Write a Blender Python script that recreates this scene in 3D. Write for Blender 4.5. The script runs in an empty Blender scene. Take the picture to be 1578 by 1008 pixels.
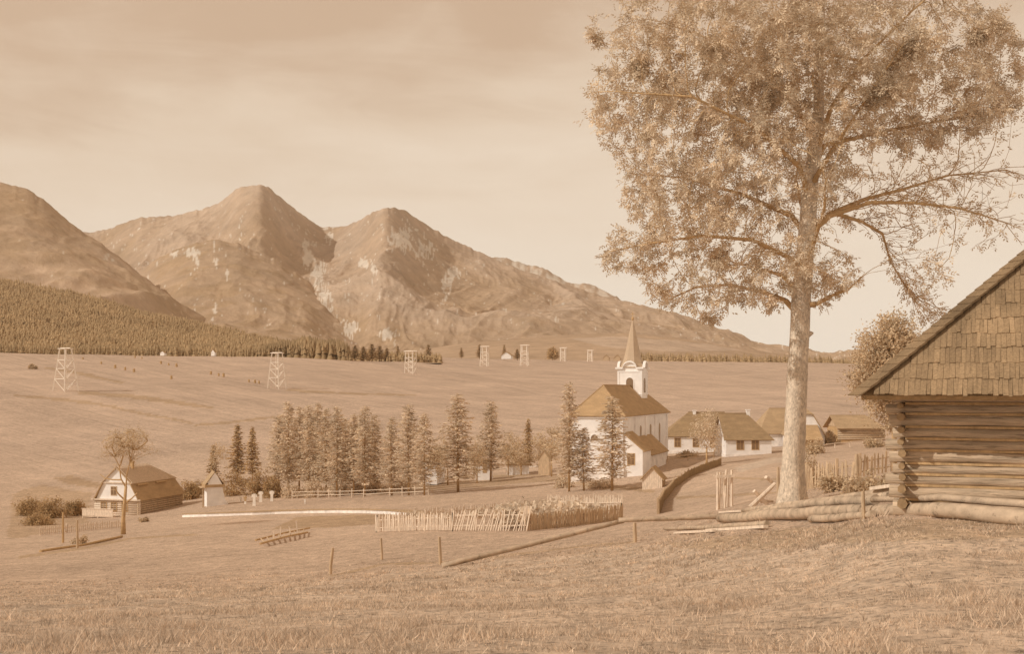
import bpy, math, random
import numpy as np
from mathutils import Vector, Matrix

# ------------------------------------------------------------------ camera, world, sun, exposure
SC = bpy.context.scene
COL = SC.collection
F = 1692.0            # focal length in pixels of the 1578 px wide photograph
HY = 600.0            # horizon row
cam_d = bpy.data.cameras.new("camera")
cam = bpy.data.objects.new("camera", cam_d)
COL.objects.link(cam)
cam.location = (0, 0, 0)
cam.rotation_euler = (math.radians(90), 0, 0)
cam_d.sensor_width = 36.0
cam_d.lens = F / 1578.0 * 36.0
cam_d.shift_y = (HY - 504.0) / 1578.0
cam_d.clip_start = 0.1
cam_d.clip_end = 30000
SC.camera = cam

SUN_EL, SUN_AZ = math.radians(36), math.radians(-115)   # azimuth from +Y, clockwise positive
sun_dir = Vector((math.sin(SUN_AZ) * math.cos(SUN_EL), math.cos(SUN_AZ) * math.cos(SUN_EL), math.sin(SUN_EL)))
sl = bpy.data.lights.new("sun", 'SUN')
sl.energy = 2.3
sl.angle = math.radians(0.6)
sl.color = (1.0, 0.93, 0.81)
so = bpy.data.objects.new("sun", sl)
COL.objects.link(so)
so.rotation_euler = sun_dir.to_track_quat('Z', 'Y').to_euler()

def lin(c):
    c = c / 255.0
    return c / 12.92 if c <= 0.04045 else ((c + 0.055) / 1.055) ** 2.4
def L3(r, g, b): return (lin(r), lin(g), lin(b))

W = bpy.data.worlds.new("World"); SC.world = W; W.use_nodes = True
nt = W.node_tree; nt.nodes.clear()
def nd(t, **kw):
    n = nt.nodes.new(t)
    for k, v in kw.items(): setattr(n, k, v)
    return n
def lk(a, b): nt.links.new(a, b)
def math_node(op, a, b=None, clamp=False):
    n = nd('ShaderNodeMath', operation=op, use_clamp=clamp)
    for i, v in enumerate((a, b)):
        if v is None: continue
        if isinstance(v, (int, float)): n.inputs[i].default_value = v
        else: lk(v, n.inputs[i])
    return n.outputs[0]
sky = nd('ShaderNodeTexSky', sky_type='NISHITA', sun_disc=False)
sky.sun_elevation = SUN_EL; sky.sun_rotation = SUN_AZ; sky.dust_density = 2.0
bw = nd('ShaderNodeRGBToBW'); lk(sky.outputs[0], bw.inputs[0])
tc = nd('ShaderNodeTexCoord')
sep = nd('ShaderNodeSeparateXYZ'); lk(tc.outputs['Generated'], sep.inputs[0])
mp = nd('ShaderNodeMapping'); mp.inputs['Scale'].default_value = (1.7, 1.7, 5.0); mp.inputs['Rotation'].default_value = (0, math.radians(-9), 0)
lk(tc.outputs['Generated'], mp.inputs[0])
n1 = nd('ShaderNodeTexNoise'); n1.inputs['Scale'].default_value = 1.5; n1.inputs['Detail'].default_value = 7; n1.inputs['Roughness'].default_value = 0.55; n1.inputs['Distortion'].default_value = 0.6
lk(mp.outputs[0], n1.inputs['Vector'])
mp2 = nd('ShaderNodeMapping'); mp2.inputs['Scale'].default_value = (3, 3, 15.0); mp2.inputs['Rotation'].default_value = (0, math.radians(-14), 0); mp2.inputs['Location'].default_value = (3.1, 0.4, 0.7)
lk(tc.outputs['Generated'], mp2.inputs[0])
n2 = nd('ShaderNodeTexNoise'); n2.inputs['Scale'].default_value = 1.7; n2.inputs['Detail'].default_value = 6; n2.inputs['Roughness'].default_value = 0.6; n2.inputs['Distortion'].default_value = 1.2
lk(mp2.outputs[0], n2.inputs['Vector'])
# elevation, pushed up and down by the clouds
c1 = math_node('MULTIPLY', math_node('SUBTRACT', n1.outputs[0], 0.5), 0.28)
c2 = math_node('MULTIPLY', math_node('SUBTRACT', n2.outputs[0], 0.5), 0.10)
amp = math_node('MULTIPLY', sep.outputs[2], 5.0, True)
el = math_node('SUBTRACT', sep.outputs[2], math_node('MULTIPLY', math_node('ADD', c1, c2), amp))
# the west (left) sky is a little deeper
el = math_node('ADD', el, math_node('MULTIPLY', math_node('MAXIMUM', math_node('MULTIPLY', sep.outputs[0], -1.0), 0.0), 0.10))
ramp = nd('ShaderNodeValToRGB'); lk(el, ramp.inputs[0])
cr = ramp.color_ramp
stops = [(0.0, (252, 239, 222)), (0.10, (249, 234, 215)), (0.17, (243, 225, 204)), (0.25, (231, 209, 185)), (0.33, (209, 180, 153)), (0.5, (202, 171, 142)), (1.0, (198, 165, 134))]
cr.elements[0].position = 0.0; cr.elements[0].color = (*L3(*stops[0][1]), 1)
cr.elements[1].position = 1.0; cr.elements[1].color = (*L3(*stops[-1][1]), 1)
for p, c in stops[1:-1]:
    e = cr.elements.new(p); e.color = (*L3(*c), 1)
bwc = math_node('MINIMUM', math_node('MAXIMUM', math_node('MULTIPLY', bw.outputs[0], 0.16), 0.75), 1.25)
mixf = math_node('ADD', math_node('MULTIPLY', bwc, 0.25), 0.75)
vm = nd('ShaderNodeVectorMath', operation='SCALE'); lk(ramp.outputs[0], vm.inputs[0]); lk(math_node('MULTIPLY', mixf, 10.0), vm.inputs['Scale'])
bg = nd('ShaderNodeBackground'); bg.inputs['Strength'].default_value = 0.1
lk(vm.outputs[0], bg.inputs['Color'])
wo = nd('ShaderNodeOutputWorld'); lk(bg.outputs[0], wo.inputs['Surface'])

SC.view_settings.view_transform = 'Standard'
SC.view_settings.look = 'None'
SC.view_settings.exposure = 0.09
SC.view_settings.gamma = 1.0
SC.view_settings.use_curve_mapping = False
SC.cycles.max_bounces = 8
SC.cycles.diffuse_bounces = 5
SC.cycles.glossy_bounces = 1
SC.cycles.transmission_bounces = 4
SC.cycles.transparent_max_bounces = 6
SC.cycles.use_denoising = True

# ------------------------------------------------------------------ terrain model (functions)
def P(px, py, Y): return Vector(((px - 789.0) / F * Y, Y, (HY - py) / F * Y))

PROF = {
 -400: [(7,1011),(12,968),(20,940),(30,928),(40,920),(55,900),(75,876),(100,850),(120,832),(150,808),(180,785),(220,745),(300,668),(420,600),(600,552),(800,528),(1000,540),(2400,560)],
 28:  [(7,1011),(12,965),(20,935),(30,920),(40,910),(55,888),(75,862),(100,838),(120,822),(150,802),(180,782),(220,745),(300,672),(420,604),(600,562),(800,545),(1000,552),(2400,566)],
 190: [(7,1011),(12,963),(20,930),(30,914),(40,903),(55,880),(75,850),(105,823),(150,799),(180,778),(220,740),(300,672),(420,610),(600,566),(800,546),(1000,553),(2400,566)],
 330: [(7,1011),(12,962),(20,926),(30,909),(40,896),(55,868),(75,838),(100,814),(125,797),(150,778),(180,758),(220,725),(300,668),(420,614),(600,568),(800,547),(1000,553),(2400,566)],
 500: [(7,1011),(12,960),(20,922),(30,902),(40,887),(55,856),(75,828),(100,806),(118,793),(140,775),(160,762),(180,745),(220,715),(300,668),(420,616),(600,576),(850,551),(1050,554),(2400,564)],
 680: [(7,1011),(12,955),(20,914),(30,890),(40,872),(52,846),(64,821),(85,800),(110,783),(130,765),(150,752),(180,738),(220,712),(300,668),(420,622),(600,588),(800,572),(1200,549),(1400,552),(2400,562)],
 850: [(7,1011),(12,950),(20,905),(30,876),(40,852),(52,832),(64,817),(85,796),(110,774),(127,758),(150,742),(180,726),(220,702),(300,662),(420,624),(600,594),(800,577),(1100,563),(1500,554),(2400,560)],
 1000:[(7,1011),(12,945),(20,892),(30,853),(40,832),(52,812),(64,802),(85,788),(110,770),(122,757),(130,745),(140,730),(165,708),(180,700),(220,682),(300,655),(420,624),(600,595),(900,572),(1500,557),(2400,560)],
 1120:[(7,1011),(12,940),(20,868),(28,818),(36,800),(45,789),(52,782),(70,769),(85,758),(110,740),(140,716),(165,702),(180,695),(220,678),(300,650),(420,622),(600,596),(900,571),(1300,556),(1500,558),(2400,562)],
 1250:[(7,1011),(12,925),(20,838),(28,795),(36,773),(45,759),(60,745),(85,728),(110,716),(140,702),(165,692),(200,680),(300,646),(420,620),(600,594),(850,566),(1000,557),(1200,560),(2400,566)],
 1400:[(7,1011),(12,897),(16,827),(20,788),(24,768),(30,754),(40,738),(60,718),(85,706),(110,697),(140,690),(165,684),(200,674),(300,646),(420,620),(600,592),(850,572),(1000,566),(1200,568),(2400,570)],
 1578:[(7,1011),(12,892),(16,823),(20,786),(24,766),(30,750),(40,730),(60,706),(85,690),(110,682),(140,674),(165,668),(200,660),(300,636),(420,612),(600,590),(850,575),(1000,570),(1200,572),(2400,574)],
 2100:[(7,1011),(12,890),(16,828),(20,792),(24,768),(30,745),(40,722),(60,696),(85,678),(110,668),(140,660),(165,655),(200,648),(300,628),(420,608),(600,590),(850,576),(1000,572),(1200,574),(2400,576)],
}
TPX = np.arange(-400, 2101, 10.0)
TLY = np.arange(math.log(3.0), math.log(2500.0), 0.02)
def _table():
    cols = sorted(PROF)
    rows = []
    for c in cols:
        pr = PROF[c]
        ly = np.array([math.log(a) for a, b in pr]); py = np.array([b for a, b in pr], float)
        s = np.interp(TLY, ly, py)
        near = np.exp(TLY) < 7
        s[near] = HY + 1.7 * F / np.exp(TLY[near])
        rows.append(s)
    rows = np.array(rows)
    T = np.empty((len(TPX), len(TLY)))
    for j in range(len(TLY)): T[:, j] = np.interp(TPX, cols, rows[:, j])
    def blur(A, ax, s):
        r = int(3 * s); k = np.exp(-0.5 * (np.arange(-r, r + 1) / s) ** 2); k /= k.sum()
        pad = [(0, 0), (0, 0)]; pad[ax] = (r, r)
        B = np.pad(A, pad, mode='edge')
        return np.apply_along_axis(lambda m: np.convolve(m, k, 'valid'), ax, B)
    return blur(blur(T, 0, 3.0), 1, 3.0)
TAB = _table()
def tab(px, Y):
    a = np.clip((np.asarray(px, float) + 400) / 10.0, 0, len(TPX) - 1.001)
    b = np.clip((np.log(np.maximum(Y, 3.0)) - TLY[0]) / 0.02, 0, len(TLY) - 1.001)
    i = a.astype(int); j = b.astype(int); u = a - i; v = b - j
    return (TAB[i, j] * (1 - u) * (1 - v) + TAB[i + 1, j] * u * (1 - v) + TAB[i, j + 1] * (1 - u) * v + TAB[i + 1, j + 1] * u * v)
def ground_np(x, y):
    x = np.asarray(x, float); y = np.asarray(y, float)
    ye = np.maximum(y, 7.0)
    px = 789 + F * x / ye
    return (HY - tab(px, ye)) / F * ye
def ground(x, y): return float(ground_np(np.array([x]), np.array([y]))[0])
def solveY(px, py):
    ys = np.exp(np.linspace(math.log(6.0), math.log(2000), 3000))
    t = tab(np.full_like(ys, px), ys)
    k = np.nonzero(t <= py)[0]
    return float(ys[k[0]]) if len(k) else 1000.0
def gp(px, py):
    Y = solveY(px, py); x = (px - 789) / F * Y
    return Vector((x, Y, ground(x, Y)))
def gY(px, Y):
    x = (px - 789) / F * Y
    return Vector((x, Y, ground(x, Y)))

# ------------------------------------------------------------------ materials
LIGHT = (1.0, 0.82, 0.67)
def T(r, g, b, k=1.0):
    return tuple(min(0.93, lin(c) / l * k) for c, l in zip((r, g, b), LIGHT))
def make_mat(name, rgb, var=0.18, scale=3.0, detail=5.0, bump=0.0, bscale=None, stretch=(1, 1, 1), attr=False, rough=0.9, trans=0.0, var2=0.0, scale2=0.4, spec=0.15, bdist=0.03, crack=0.0):
    m = bpy.data.materials.new(name); m.use_nodes = True
    t = m.node_tree; N = t.nodes; b = N['Principled BSDF']
    b.inputs['Roughness'].default_value = rough
    b.inputs['Specular IOR Level'].default_value = spec
    tc = N.new('ShaderNodeTexCoord'); mp = N.new('ShaderNodeMapping'); mp.inputs['Scale'].default_value = stretch
    t.links.new(tc.outputs['Object'], mp.inputs[0])
    def noise(s, d):
        n = N.new('ShaderNodeTexNoise'); n.inputs['Scale'].default_value = s; n.inputs['Detail'].default_value = d; n.inputs['Roughness'].default_value = 0.62
        t.links.new(mp.outputs[0], n.inputs['Vector']); return n
    def rng(src, lo, hi):
        r = N.new('ShaderNodeMapRange'); r.inputs['From Min'].default_value = 0.3; r.inputs['From Max'].default_value = 0.7
        r.inputs['To Min'].default_value = lo; r.inputs['To Max'].default_value = hi
        t.links.new(src, r.inputs['Value']); return r.outputs[0]
    n = noise(scale, detail)
    f = rng(n.outputs[0], 1 - var, 1 + var)
    if var2:
        n2 = noise(scale2, 3)
        mm = N.new('ShaderNodeMath'); mm.operation = 'MULTIPLY'
        t.links.new(f, mm.inputs[0]); t.links.new(rng(n2.outputs[0], 1 - var2, 1 + var2), mm.inputs[1]); f = mm.outputs[0]
    if crack:
        nc = noise(scale * 1.7, 4)
        r = N.new('ShaderNodeMapRange'); r.inputs['From Min'].default_value = 0.36; r.inputs['From Max'].default_value = 0.42; r.inputs['To Min'].default_value = 1 - crack; r.inputs['To Max'].default_value = 1.0
        t.links.new(nc.outputs[0], r.inputs['Value'])
        mm = N.new('ShaderNodeMath'); mm.operation = 'MULTIPLY'; t.links.new(f, mm.inputs[0]); t.links.new(r.outputs[0], mm.inputs[1]); f = mm.outputs[0]
    vs = N.new('ShaderNodeVectorMath'); vs.operation = 'SCALE'
    vs.inputs[0].default_value = rgb
    if attr:
        at = N.new('ShaderNodeAttribute'); at.attribute_name = 'Col'
        mu = N.new('ShaderNodeVectorMath'); mu.operation = 'MULTIPLY'; mu.inputs[0].default_value = rgb
        t.links.new(at.outputs['Color'], mu.inputs[1]); t.links.new(mu.outputs[0], vs.inputs[0])
    t.links.new(f, vs.inputs['Scale'])
    t.links.new(vs.outputs[0], b.inputs['Base Color'])
    if bump:
        bn = N.new('ShaderNodeBump'); bn.inputs['Strength'].default_value = bump; bn.inputs['Distance'].default_value = bdist
        nb = noise(bscale or scale * 2, 6)
        t.links.new(nb.outputs[0], bn.inputs['Height']); t.links.new(bn.outputs[0], b.inputs['Normal'])
    if trans:
        tr = N.new('ShaderNodeBsdfTranslucent'); gm = N.new('ShaderNodeGamma'); gm.inputs['Gamma'].default_value = 0.6; t.links.new(vs.outputs[0], gm.inputs['Color']); t.links.new(gm.outputs[0], tr.inputs['Color'])
        mx = N.new('ShaderNodeMixShader'); mx.inputs[0].default_value = trans
        t.links.new(b.outputs[0], mx.inputs[1]); t.links.new(tr.outputs[0], mx.inputs[2])
        t.links.new(mx.outputs[0], N['Material Output'].inputs['Surface'])
    return m

M = {}
M['plaster'] = make_mat('white_plaster', (0.88, 0.86, 0.85), var=0.09, scale=0.9, detail=7, var2=0.07, scale2=0.25, bump=0.2, bscale=8)
M['plaster_stained'] = make_mat('stained_plaster', (0.86, 0.82, 0.79), var=0.2, scale=1.2, var2=0.08, scale2=0.35, bump=0.2, bscale=8)
M['roof_dark'] = make_mat('dark_shingle_roof', (0.48, 0.335, 0.195), var=0.16, scale=6, stretch=(1, 1, 3), var2=0.12, scale2=0.6, bump=0.4, bscale=9)
M['farm_roof_sunlit'] = make_mat('farm_shingle_roof_sunlit', (0.35, 0.25, 0.15), var=0.2, scale=6, stretch=(1, 1, 3), var2=0.15, scale2=0.7, bump=0.5, bscale=9)  # sunlit copy of the dark shingle; church roof kept paler to offset its shade
M['roof_tan'] = make_mat('tan_shingle_roof', (0.45, 0.33, 0.21), var=0.16, scale=5, stretch=(1, 1, 3), var2=0.12, scale2=0.6, bump=0.4, bscale=9)
M['roof_strip'] = make_mat('shingle', (0.345, 0.247, 0.152), var=0.22, scale=5, stretch=(5, 5, 1), attr=True, bump=0.5, bscale=18, var2=0.22, scale2=0.25, crack=.25)
M['spire'] = make_mat('spire_metal', (0.52, 0.40, 0.285), var=0.08, scale=2, rough=0.6, spec=0.4)
M['glass'] = make_mat('dark_glass', (0.26, 0.17, 0.1), var=0.1, scale=2, rough=0.25, spec=0.5)
M['wood_pale'] = make_mat('weathered_pale_wood', (0.78, 0.66, 0.54), var=0.22, scale=2.5, stretch=(3, 3, 1), bump=0.4, bscale=12)
M['wood_white'] = make_mat('bleached_wood', (.87,.79,.70), var=0.08, scale=1.0)
M['felled'] = make_mat('felled_log', (0.5, 0.395, 0.295), var=0.25, scale=3.5, stretch=(1,1,1), bump=0.6, bscale=7, var2=0.15, scale2=.7, crack=.35)
M['fence_dark'] = make_mat('dark_boards', (.36,.25,.14), var=0.25, scale=2.5, stretch=(4,4,.6), bump=.4, bscale=10)  # plain dark brown for the board fence and barn roof underlay
M['wood_mid'] = make_mat('weathered_wood', (0.58, 0.44, 0.3), var=0.25, scale=2.5, stretch=(3, 3, 0.6), bump=0.5, bscale=12)
M['wood_dark'] = make_mat('dark_wood', (0.55, 0.38, 0.21), var=0.25, scale=2.5, stretch=(3, 3, 0.6), bump=0.4, bscale=12)
M['log'] = make_mat('log_wood', (0.56, 0.435, 0.315), var=0.30, scale=6.0, detail=8, stretch=(0.22, 3, 3), bump=0.9, bscale=11, var2=0.22, scale2=1.3, crack=.4)
M['log_end'] = make_mat('log_end_grain', (0.36, 0.25, 0.145), var=0.25, scale=9, bump=0.4, bscale=20)
M['bark'] = make_mat('ash_bark', (0.68, 0.58, 0.47), var=0.30, scale=9, stretch=(1.6, 1.6, 0.8), bump=0.9, bscale=13, var2=0.22, scale2=2.4, bdist=0.05, crack=.35)
M['twig'] = make_mat('branch_bark', (0.55, 0.38, 0.21), var=0.2, scale=4, bump=0.4)
M['ash_leaf'] = make_mat('ash_leaf', (0.68, 0.56, 0.42), var=0.15, scale=1.3, attr=True, trans=0.22, rough=0.7)
M['leaf'] = make_mat('leaf', (0.62, 0.485, 0.33), var=0.15, scale=1.3, attr=True, trans=0.3, rough=0.8)
M['larch'] = make_mat('larch_needles', (0.71, 0.585, 0.44), var=0.15, scale=0.8, attr=True, trans=0.3, rough=0.9)
M['spruce'] = make_mat('spruce_needles', (0.52, 0.365, 0.2), var=0.2, scale=0.8, attr=True, trans=0.2, rough=0.9)
M['forest'] = make_mat('forest_needles', (0.43, 0.305, 0.175), var=0.25, scale=0.03, attr=True, rough=0.95)
M['grass'] = make_mat('grass_blades', (0.68, 0.55, 0.43), var=0.12, scale=0.6, attr=True, trans=0.3, rough=0.9)
M['crop'] = make_mat('crop_leaf', (0.72, 0.6, 0.47), var=0.2, scale=2, attr=True, trans=0.3)
M['stone'] = make_mat('gravestone', (0.86, 0.8, 0.73), var=0.1, scale=3, bump=0.3)
M['hay'] = make_mat('dark_hay', (0.5, 0.34, 0.18), var=0.3, scale=3, bump=0.8, bscale=8)

# ------------------------------------------------------------------ mesh helpers
def link(name, me, mat, parent=None, smooth=False):
    o = bpy.data.objects.new(name, me); COL.objects.link(o)
    if mat is not None: me.materials.append(mat)
    if parent is not None: o.parent = parent
    if smooth:
        me.polygons.foreach_set('use_smooth', np.ones(len(me.polygons), bool))
    return o
def tag(o, label=None, cat=None, group=None, kind=None):
    if label: o['label'] = label
    if cat: o['category'] = cat
    if group: o['group'] = group
    if kind: o['kind'] = kind
    return o
def thing(name, label, cat, loc, rot=0.0, group=None):
    o = bpy.data.objects.new(name, None); COL.objects.link(o)
    o.location = loc; o.rotation_euler = (0, 0, rot); o.empty_display_size = 0.2
    return tag(o, label, cat, group)
def copy_tree(o, parent=None):
    c = o.copy(); COL.objects.link(c)
    if parent is not None: c.parent = parent
    for ch in o.children: copy_tree(ch, c)
    return c
def mesh_np(name, V, Fc, cols=None):
    V = np.asarray(V, np.float32).reshape(-1, 3); Fc = np.asarray(Fc, np.int32)
    me = bpy.data.meshes.new(name); n, k = Fc.shape
    me.vertices.add(len(V)); me.vertices.foreach_set('co', V.ravel())
    me.loops.add(n * k); me.loops.foreach_set('vertex_index', Fc.ravel())
    me.polygons.add(n); me.polygons.foreach_set('loop_start', np.arange(0, n * k, k, dtype=np.int32))
    if cols is not None:
        cols = np.asarray(cols, np.float32)
        dom = 'FACE' if len(cols) == n and len(cols) != len(V) else 'POINT'
        if cols.ndim == 1: cols = np.repeat(cols[:, None], 3, 1)
        a = me.attributes.new('Col', 'FLOAT_COLOR', dom)
        a.data.foreach_set('color', np.concatenate([cols, np.ones((len(cols), 1), np.float32)], 1).ravel())
    me.update(calc_edges=True)
    return me
class MB:
    def __init__(s): s.v = []; s.f = []; s.c = []
    def add(s, vs, fs, c=1.0):
        o = len(s.v); s.v += [tuple(v) for v in vs]
        for f in fs: s.f.append(tuple(i + o for i in f)); s.c.append(c)
        return s
    def box(s, c, d, R=None, k=1.0, taper=1.0):
        c = Vector(c); h = Vector(d) * 0.5; vs = []
        for z in (-1, 1):
            t = taper if z > 0 else 1.0
            for x, y in ((-1, -1), (1, -1), (1, 1), (-1, 1)):
                p = Vector((x * h.x * t, y * h.y * t, z * h.z))
                vs.append((R @ p if R else p) + c)
        return s.add(vs, [(3, 2, 1, 0), (4, 5, 6, 7), (0, 1, 5, 4), (1, 2, 6, 5), (2, 3, 7, 6), (3, 0, 4, 7)], k)
    def b2(s, lo, hi, k=1.0):
        lo = Vector(lo); hi = Vector(hi)
        return s.box((lo + hi) / 2, hi - lo, None, k)
    def beam(s, a, b, w, d=None, k=1.0):
        a = Vector(a); b = Vector(b); ax = b - a; l = ax.length
        R = ax.to_track_quat('Z', 'Y').to_matrix()
        return s.box((a + b) / 2, (w, d or w, l), R, k)
    def tube(s, pts, rad, n=6, k=1.0, cap=True):
        pts = [Vector(p) for p in pts]; rings = []; m = len(pts)
        up = None; vs = []; fs = []
        for i, p in enumerate(pts):
            t = (pts[min(i + 1, m - 1)] - pts[max(i - 1, 0)]).normalized()
            if up is None:
                up = Vector((0, 0, 1)) if abs(t.z) < 0.9 else Vector((1, 0, 0))
            a = t.cross(up); a = a.normalized() if a.length > 1e-6 else t.orthogonal().normalized()
            b = t.cross(a).normalized(); up = -b if False else b.cross(t) * 0 + up
            r = rad[i] if hasattr(rad, '__len__') else rad
            for q in range(n):
                an = 2 * math.pi * q / n
                vs.append(p + (a * math.cos(an) + b * math.sin(an)) * r)
        for i in range(m - 1):
            for q in range(n):
                q2 = (q + 1) % n
                fs.append((i * n + q, i * n + q2, (i + 1) * n + q2, (i + 1) * n + q))
        if cap: fs += [tuple(range(n - 1, -1, -1)), tuple((m - 1) * n + q for q in range(n))]
        return s.add(vs, fs, k)
    def prism(s, poly, y0, y1, k=1.0):        # polygon in x,z extruded along y
        n = len(poly)
        vs = [(x, y0, z) for x, z in poly] + [(x, y1, z) for x, z in poly]
        return s.add(vs, [tuple(range(n)), tuple(range(2 * n - 1, n - 1, -1))] + [(i, i + n, (i + 1) % n + n, (i + 1) % n) for i in range(n)], k)
    def slab(s, poly, th, k=1.0):             # planar 3-D polygon given thickness downwards along its normal
        pv = [Vector(p) for p in poly]; n = len(pv)
        no = (pv[1] - pv[0]).cross(pv[2] - pv[0]).normalized()
        if no.z < 0: pv.reverse(); no = -no
        vs = pv + [p - no * th for p in pv]
        return s.add(vs, [tuple(range(n)), tuple(range(2 * n - 1, n - 1, -1))] + [(i, i + n, (i + 1) % n + n, (i + 1) % n) for i in range(n)], k)
    def build(s, name, mat, parent=None, off=None, smooth=False, attr=False):
        me = bpy.data.meshes.new(name)
        vs = s.v if off is None else [(v[0] - off[0], v[1] - off[1], v[2] - off[2]) for v in s.v]
        me.from_pydata([tuple(v) for v in vs], [], s.f)
        if attr:
            a = me.attributes.new('Col', 'FLOAT_COLOR', 'FACE')
            a.data.foreach_set('color', np.array([(c, c, c, 1.0) for c in s.c], np.float32).ravel())
        import bmesh
        bm = bmesh.new(); bm.from_mesh(me); bmesh.ops.recalc_face_normals(bm, faces=bm.faces[:]); bm.to_mesh(me); bm.free()
        return link(name, me, mat, parent, smooth)

def leaf_quads(cen, length, width, rng, droop=0.0, dirs=None):
    """diamond leaves: centres (n,3)"""
    n = len(cen)
    d = rng.normal(size=(n, 3)) if dirs is None else dirs + rng.normal(size=(n, 3)) * 0.35
    d[:, 2] -= droop
    d /= np.linalg.norm(d, axis=1)[:, None]
    r = rng.normal(size=(n, 3)); w = np.cross(d, r); w /= np.linalg.norm(w, axis=1)[:, None] + 1e-9
    L = (length * rng.uniform(0.7, 1.25, n))[:, None]; Wd = (width * rng.uniform(0.7, 1.25, n))[:, None]
    V = np.stack([cen - d * L * .5, cen + w * Wd * .5, cen + d * L * .5, cen - w * Wd * .5], 1)
    Fc = np.arange(4 * n).reshape(n, 4)
    return V.reshape(-1, 3), Fc

ORD = ['first', 'second', 'third', 'fourth', 'fifth', 'sixth', 'seventh', 'eighth', 'ninth', 'tenth', 'eleventh', 'twelfth', 'thirteenth', 'fourteenth', 'fifteenth', 'sixteenth', 'seventeenth', 'eighteenth']

# value noise in numpy for terrain and mountains
def vnoise(x, y, seed=0):
    xi = np.floor(x).astype(np.int64); yi = np.floor(y).astype(np.int64); u = x - xi; v = y - yi
    u = u * u * (3 - 2 * u); v = v * v * (3 - 2 * v)
    def h(a, b):
        n = (a * 374761393 + b * 668265263 + seed * 974634777) & 0xFFFFFFFF
        n = ((n ^ (n >> 13)) * 1274126177) & 0xFFFFFFFF
        return ((n ^ (n >> 16)) & 0xFFFF) / 65535.0
    return (h(xi, yi) * (1 - u) + h(xi + 1, yi) * u) * (1 - v) + (h(xi, yi + 1) * (1 - u) + h(xi + 1, yi + 1) * u) * v
def fbm(x, y, seed=0, o=5, ridged=False):
    a = 0.5; s = 0.0
    for k in range(o):
        n = vnoise(x, y, seed + k * 17)
        if ridged: n = 1 - np.abs(2 * n - 1)
        s = s + a * n; a *= 0.5; x = x * 2.03 + 11.3; y = y * 2.03 + 5.7
    return s
def grid_mesh(name, X, Y, Z, cols, mat, extra=None):
    nr, nc = X.shape
    V = np.stack([X, Y, Z], 2).reshape(-1, 3)
    idx = np.arange(nr * nc).reshape(nr, nc)
    Fc = np.stack([idx[:-1, :-1], idx[:-1, 1:], idx[1:, 1:], idx[1:, :-1]], 2).reshape(-1, 4)
    me = mesh_np(name, V, Fc, cols.reshape(-1, 3))
    for k, a in (extra or {}).items():
        at = me.attributes.new(k, 'FLOAT', 'POINT'); at.data.foreach_set('value', a.astype(np.float32).ravel())
    return link(name, me, mat, None, True)
def in_poly(px, py, poly):
    c = np.zeros(px.shape, bool); n = len(poly)
    for i in range(n):
        x1, y1 = poly[i]; x2, y2 = poly[(i + 1) % n]
        if y1 == y2: continue
        k = ((y1 > py) != (y2 > py)) & (px < (x2 - x1) * (py - y1) / (y2 - y1) + x1)
        c ^= k
    return c

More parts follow.
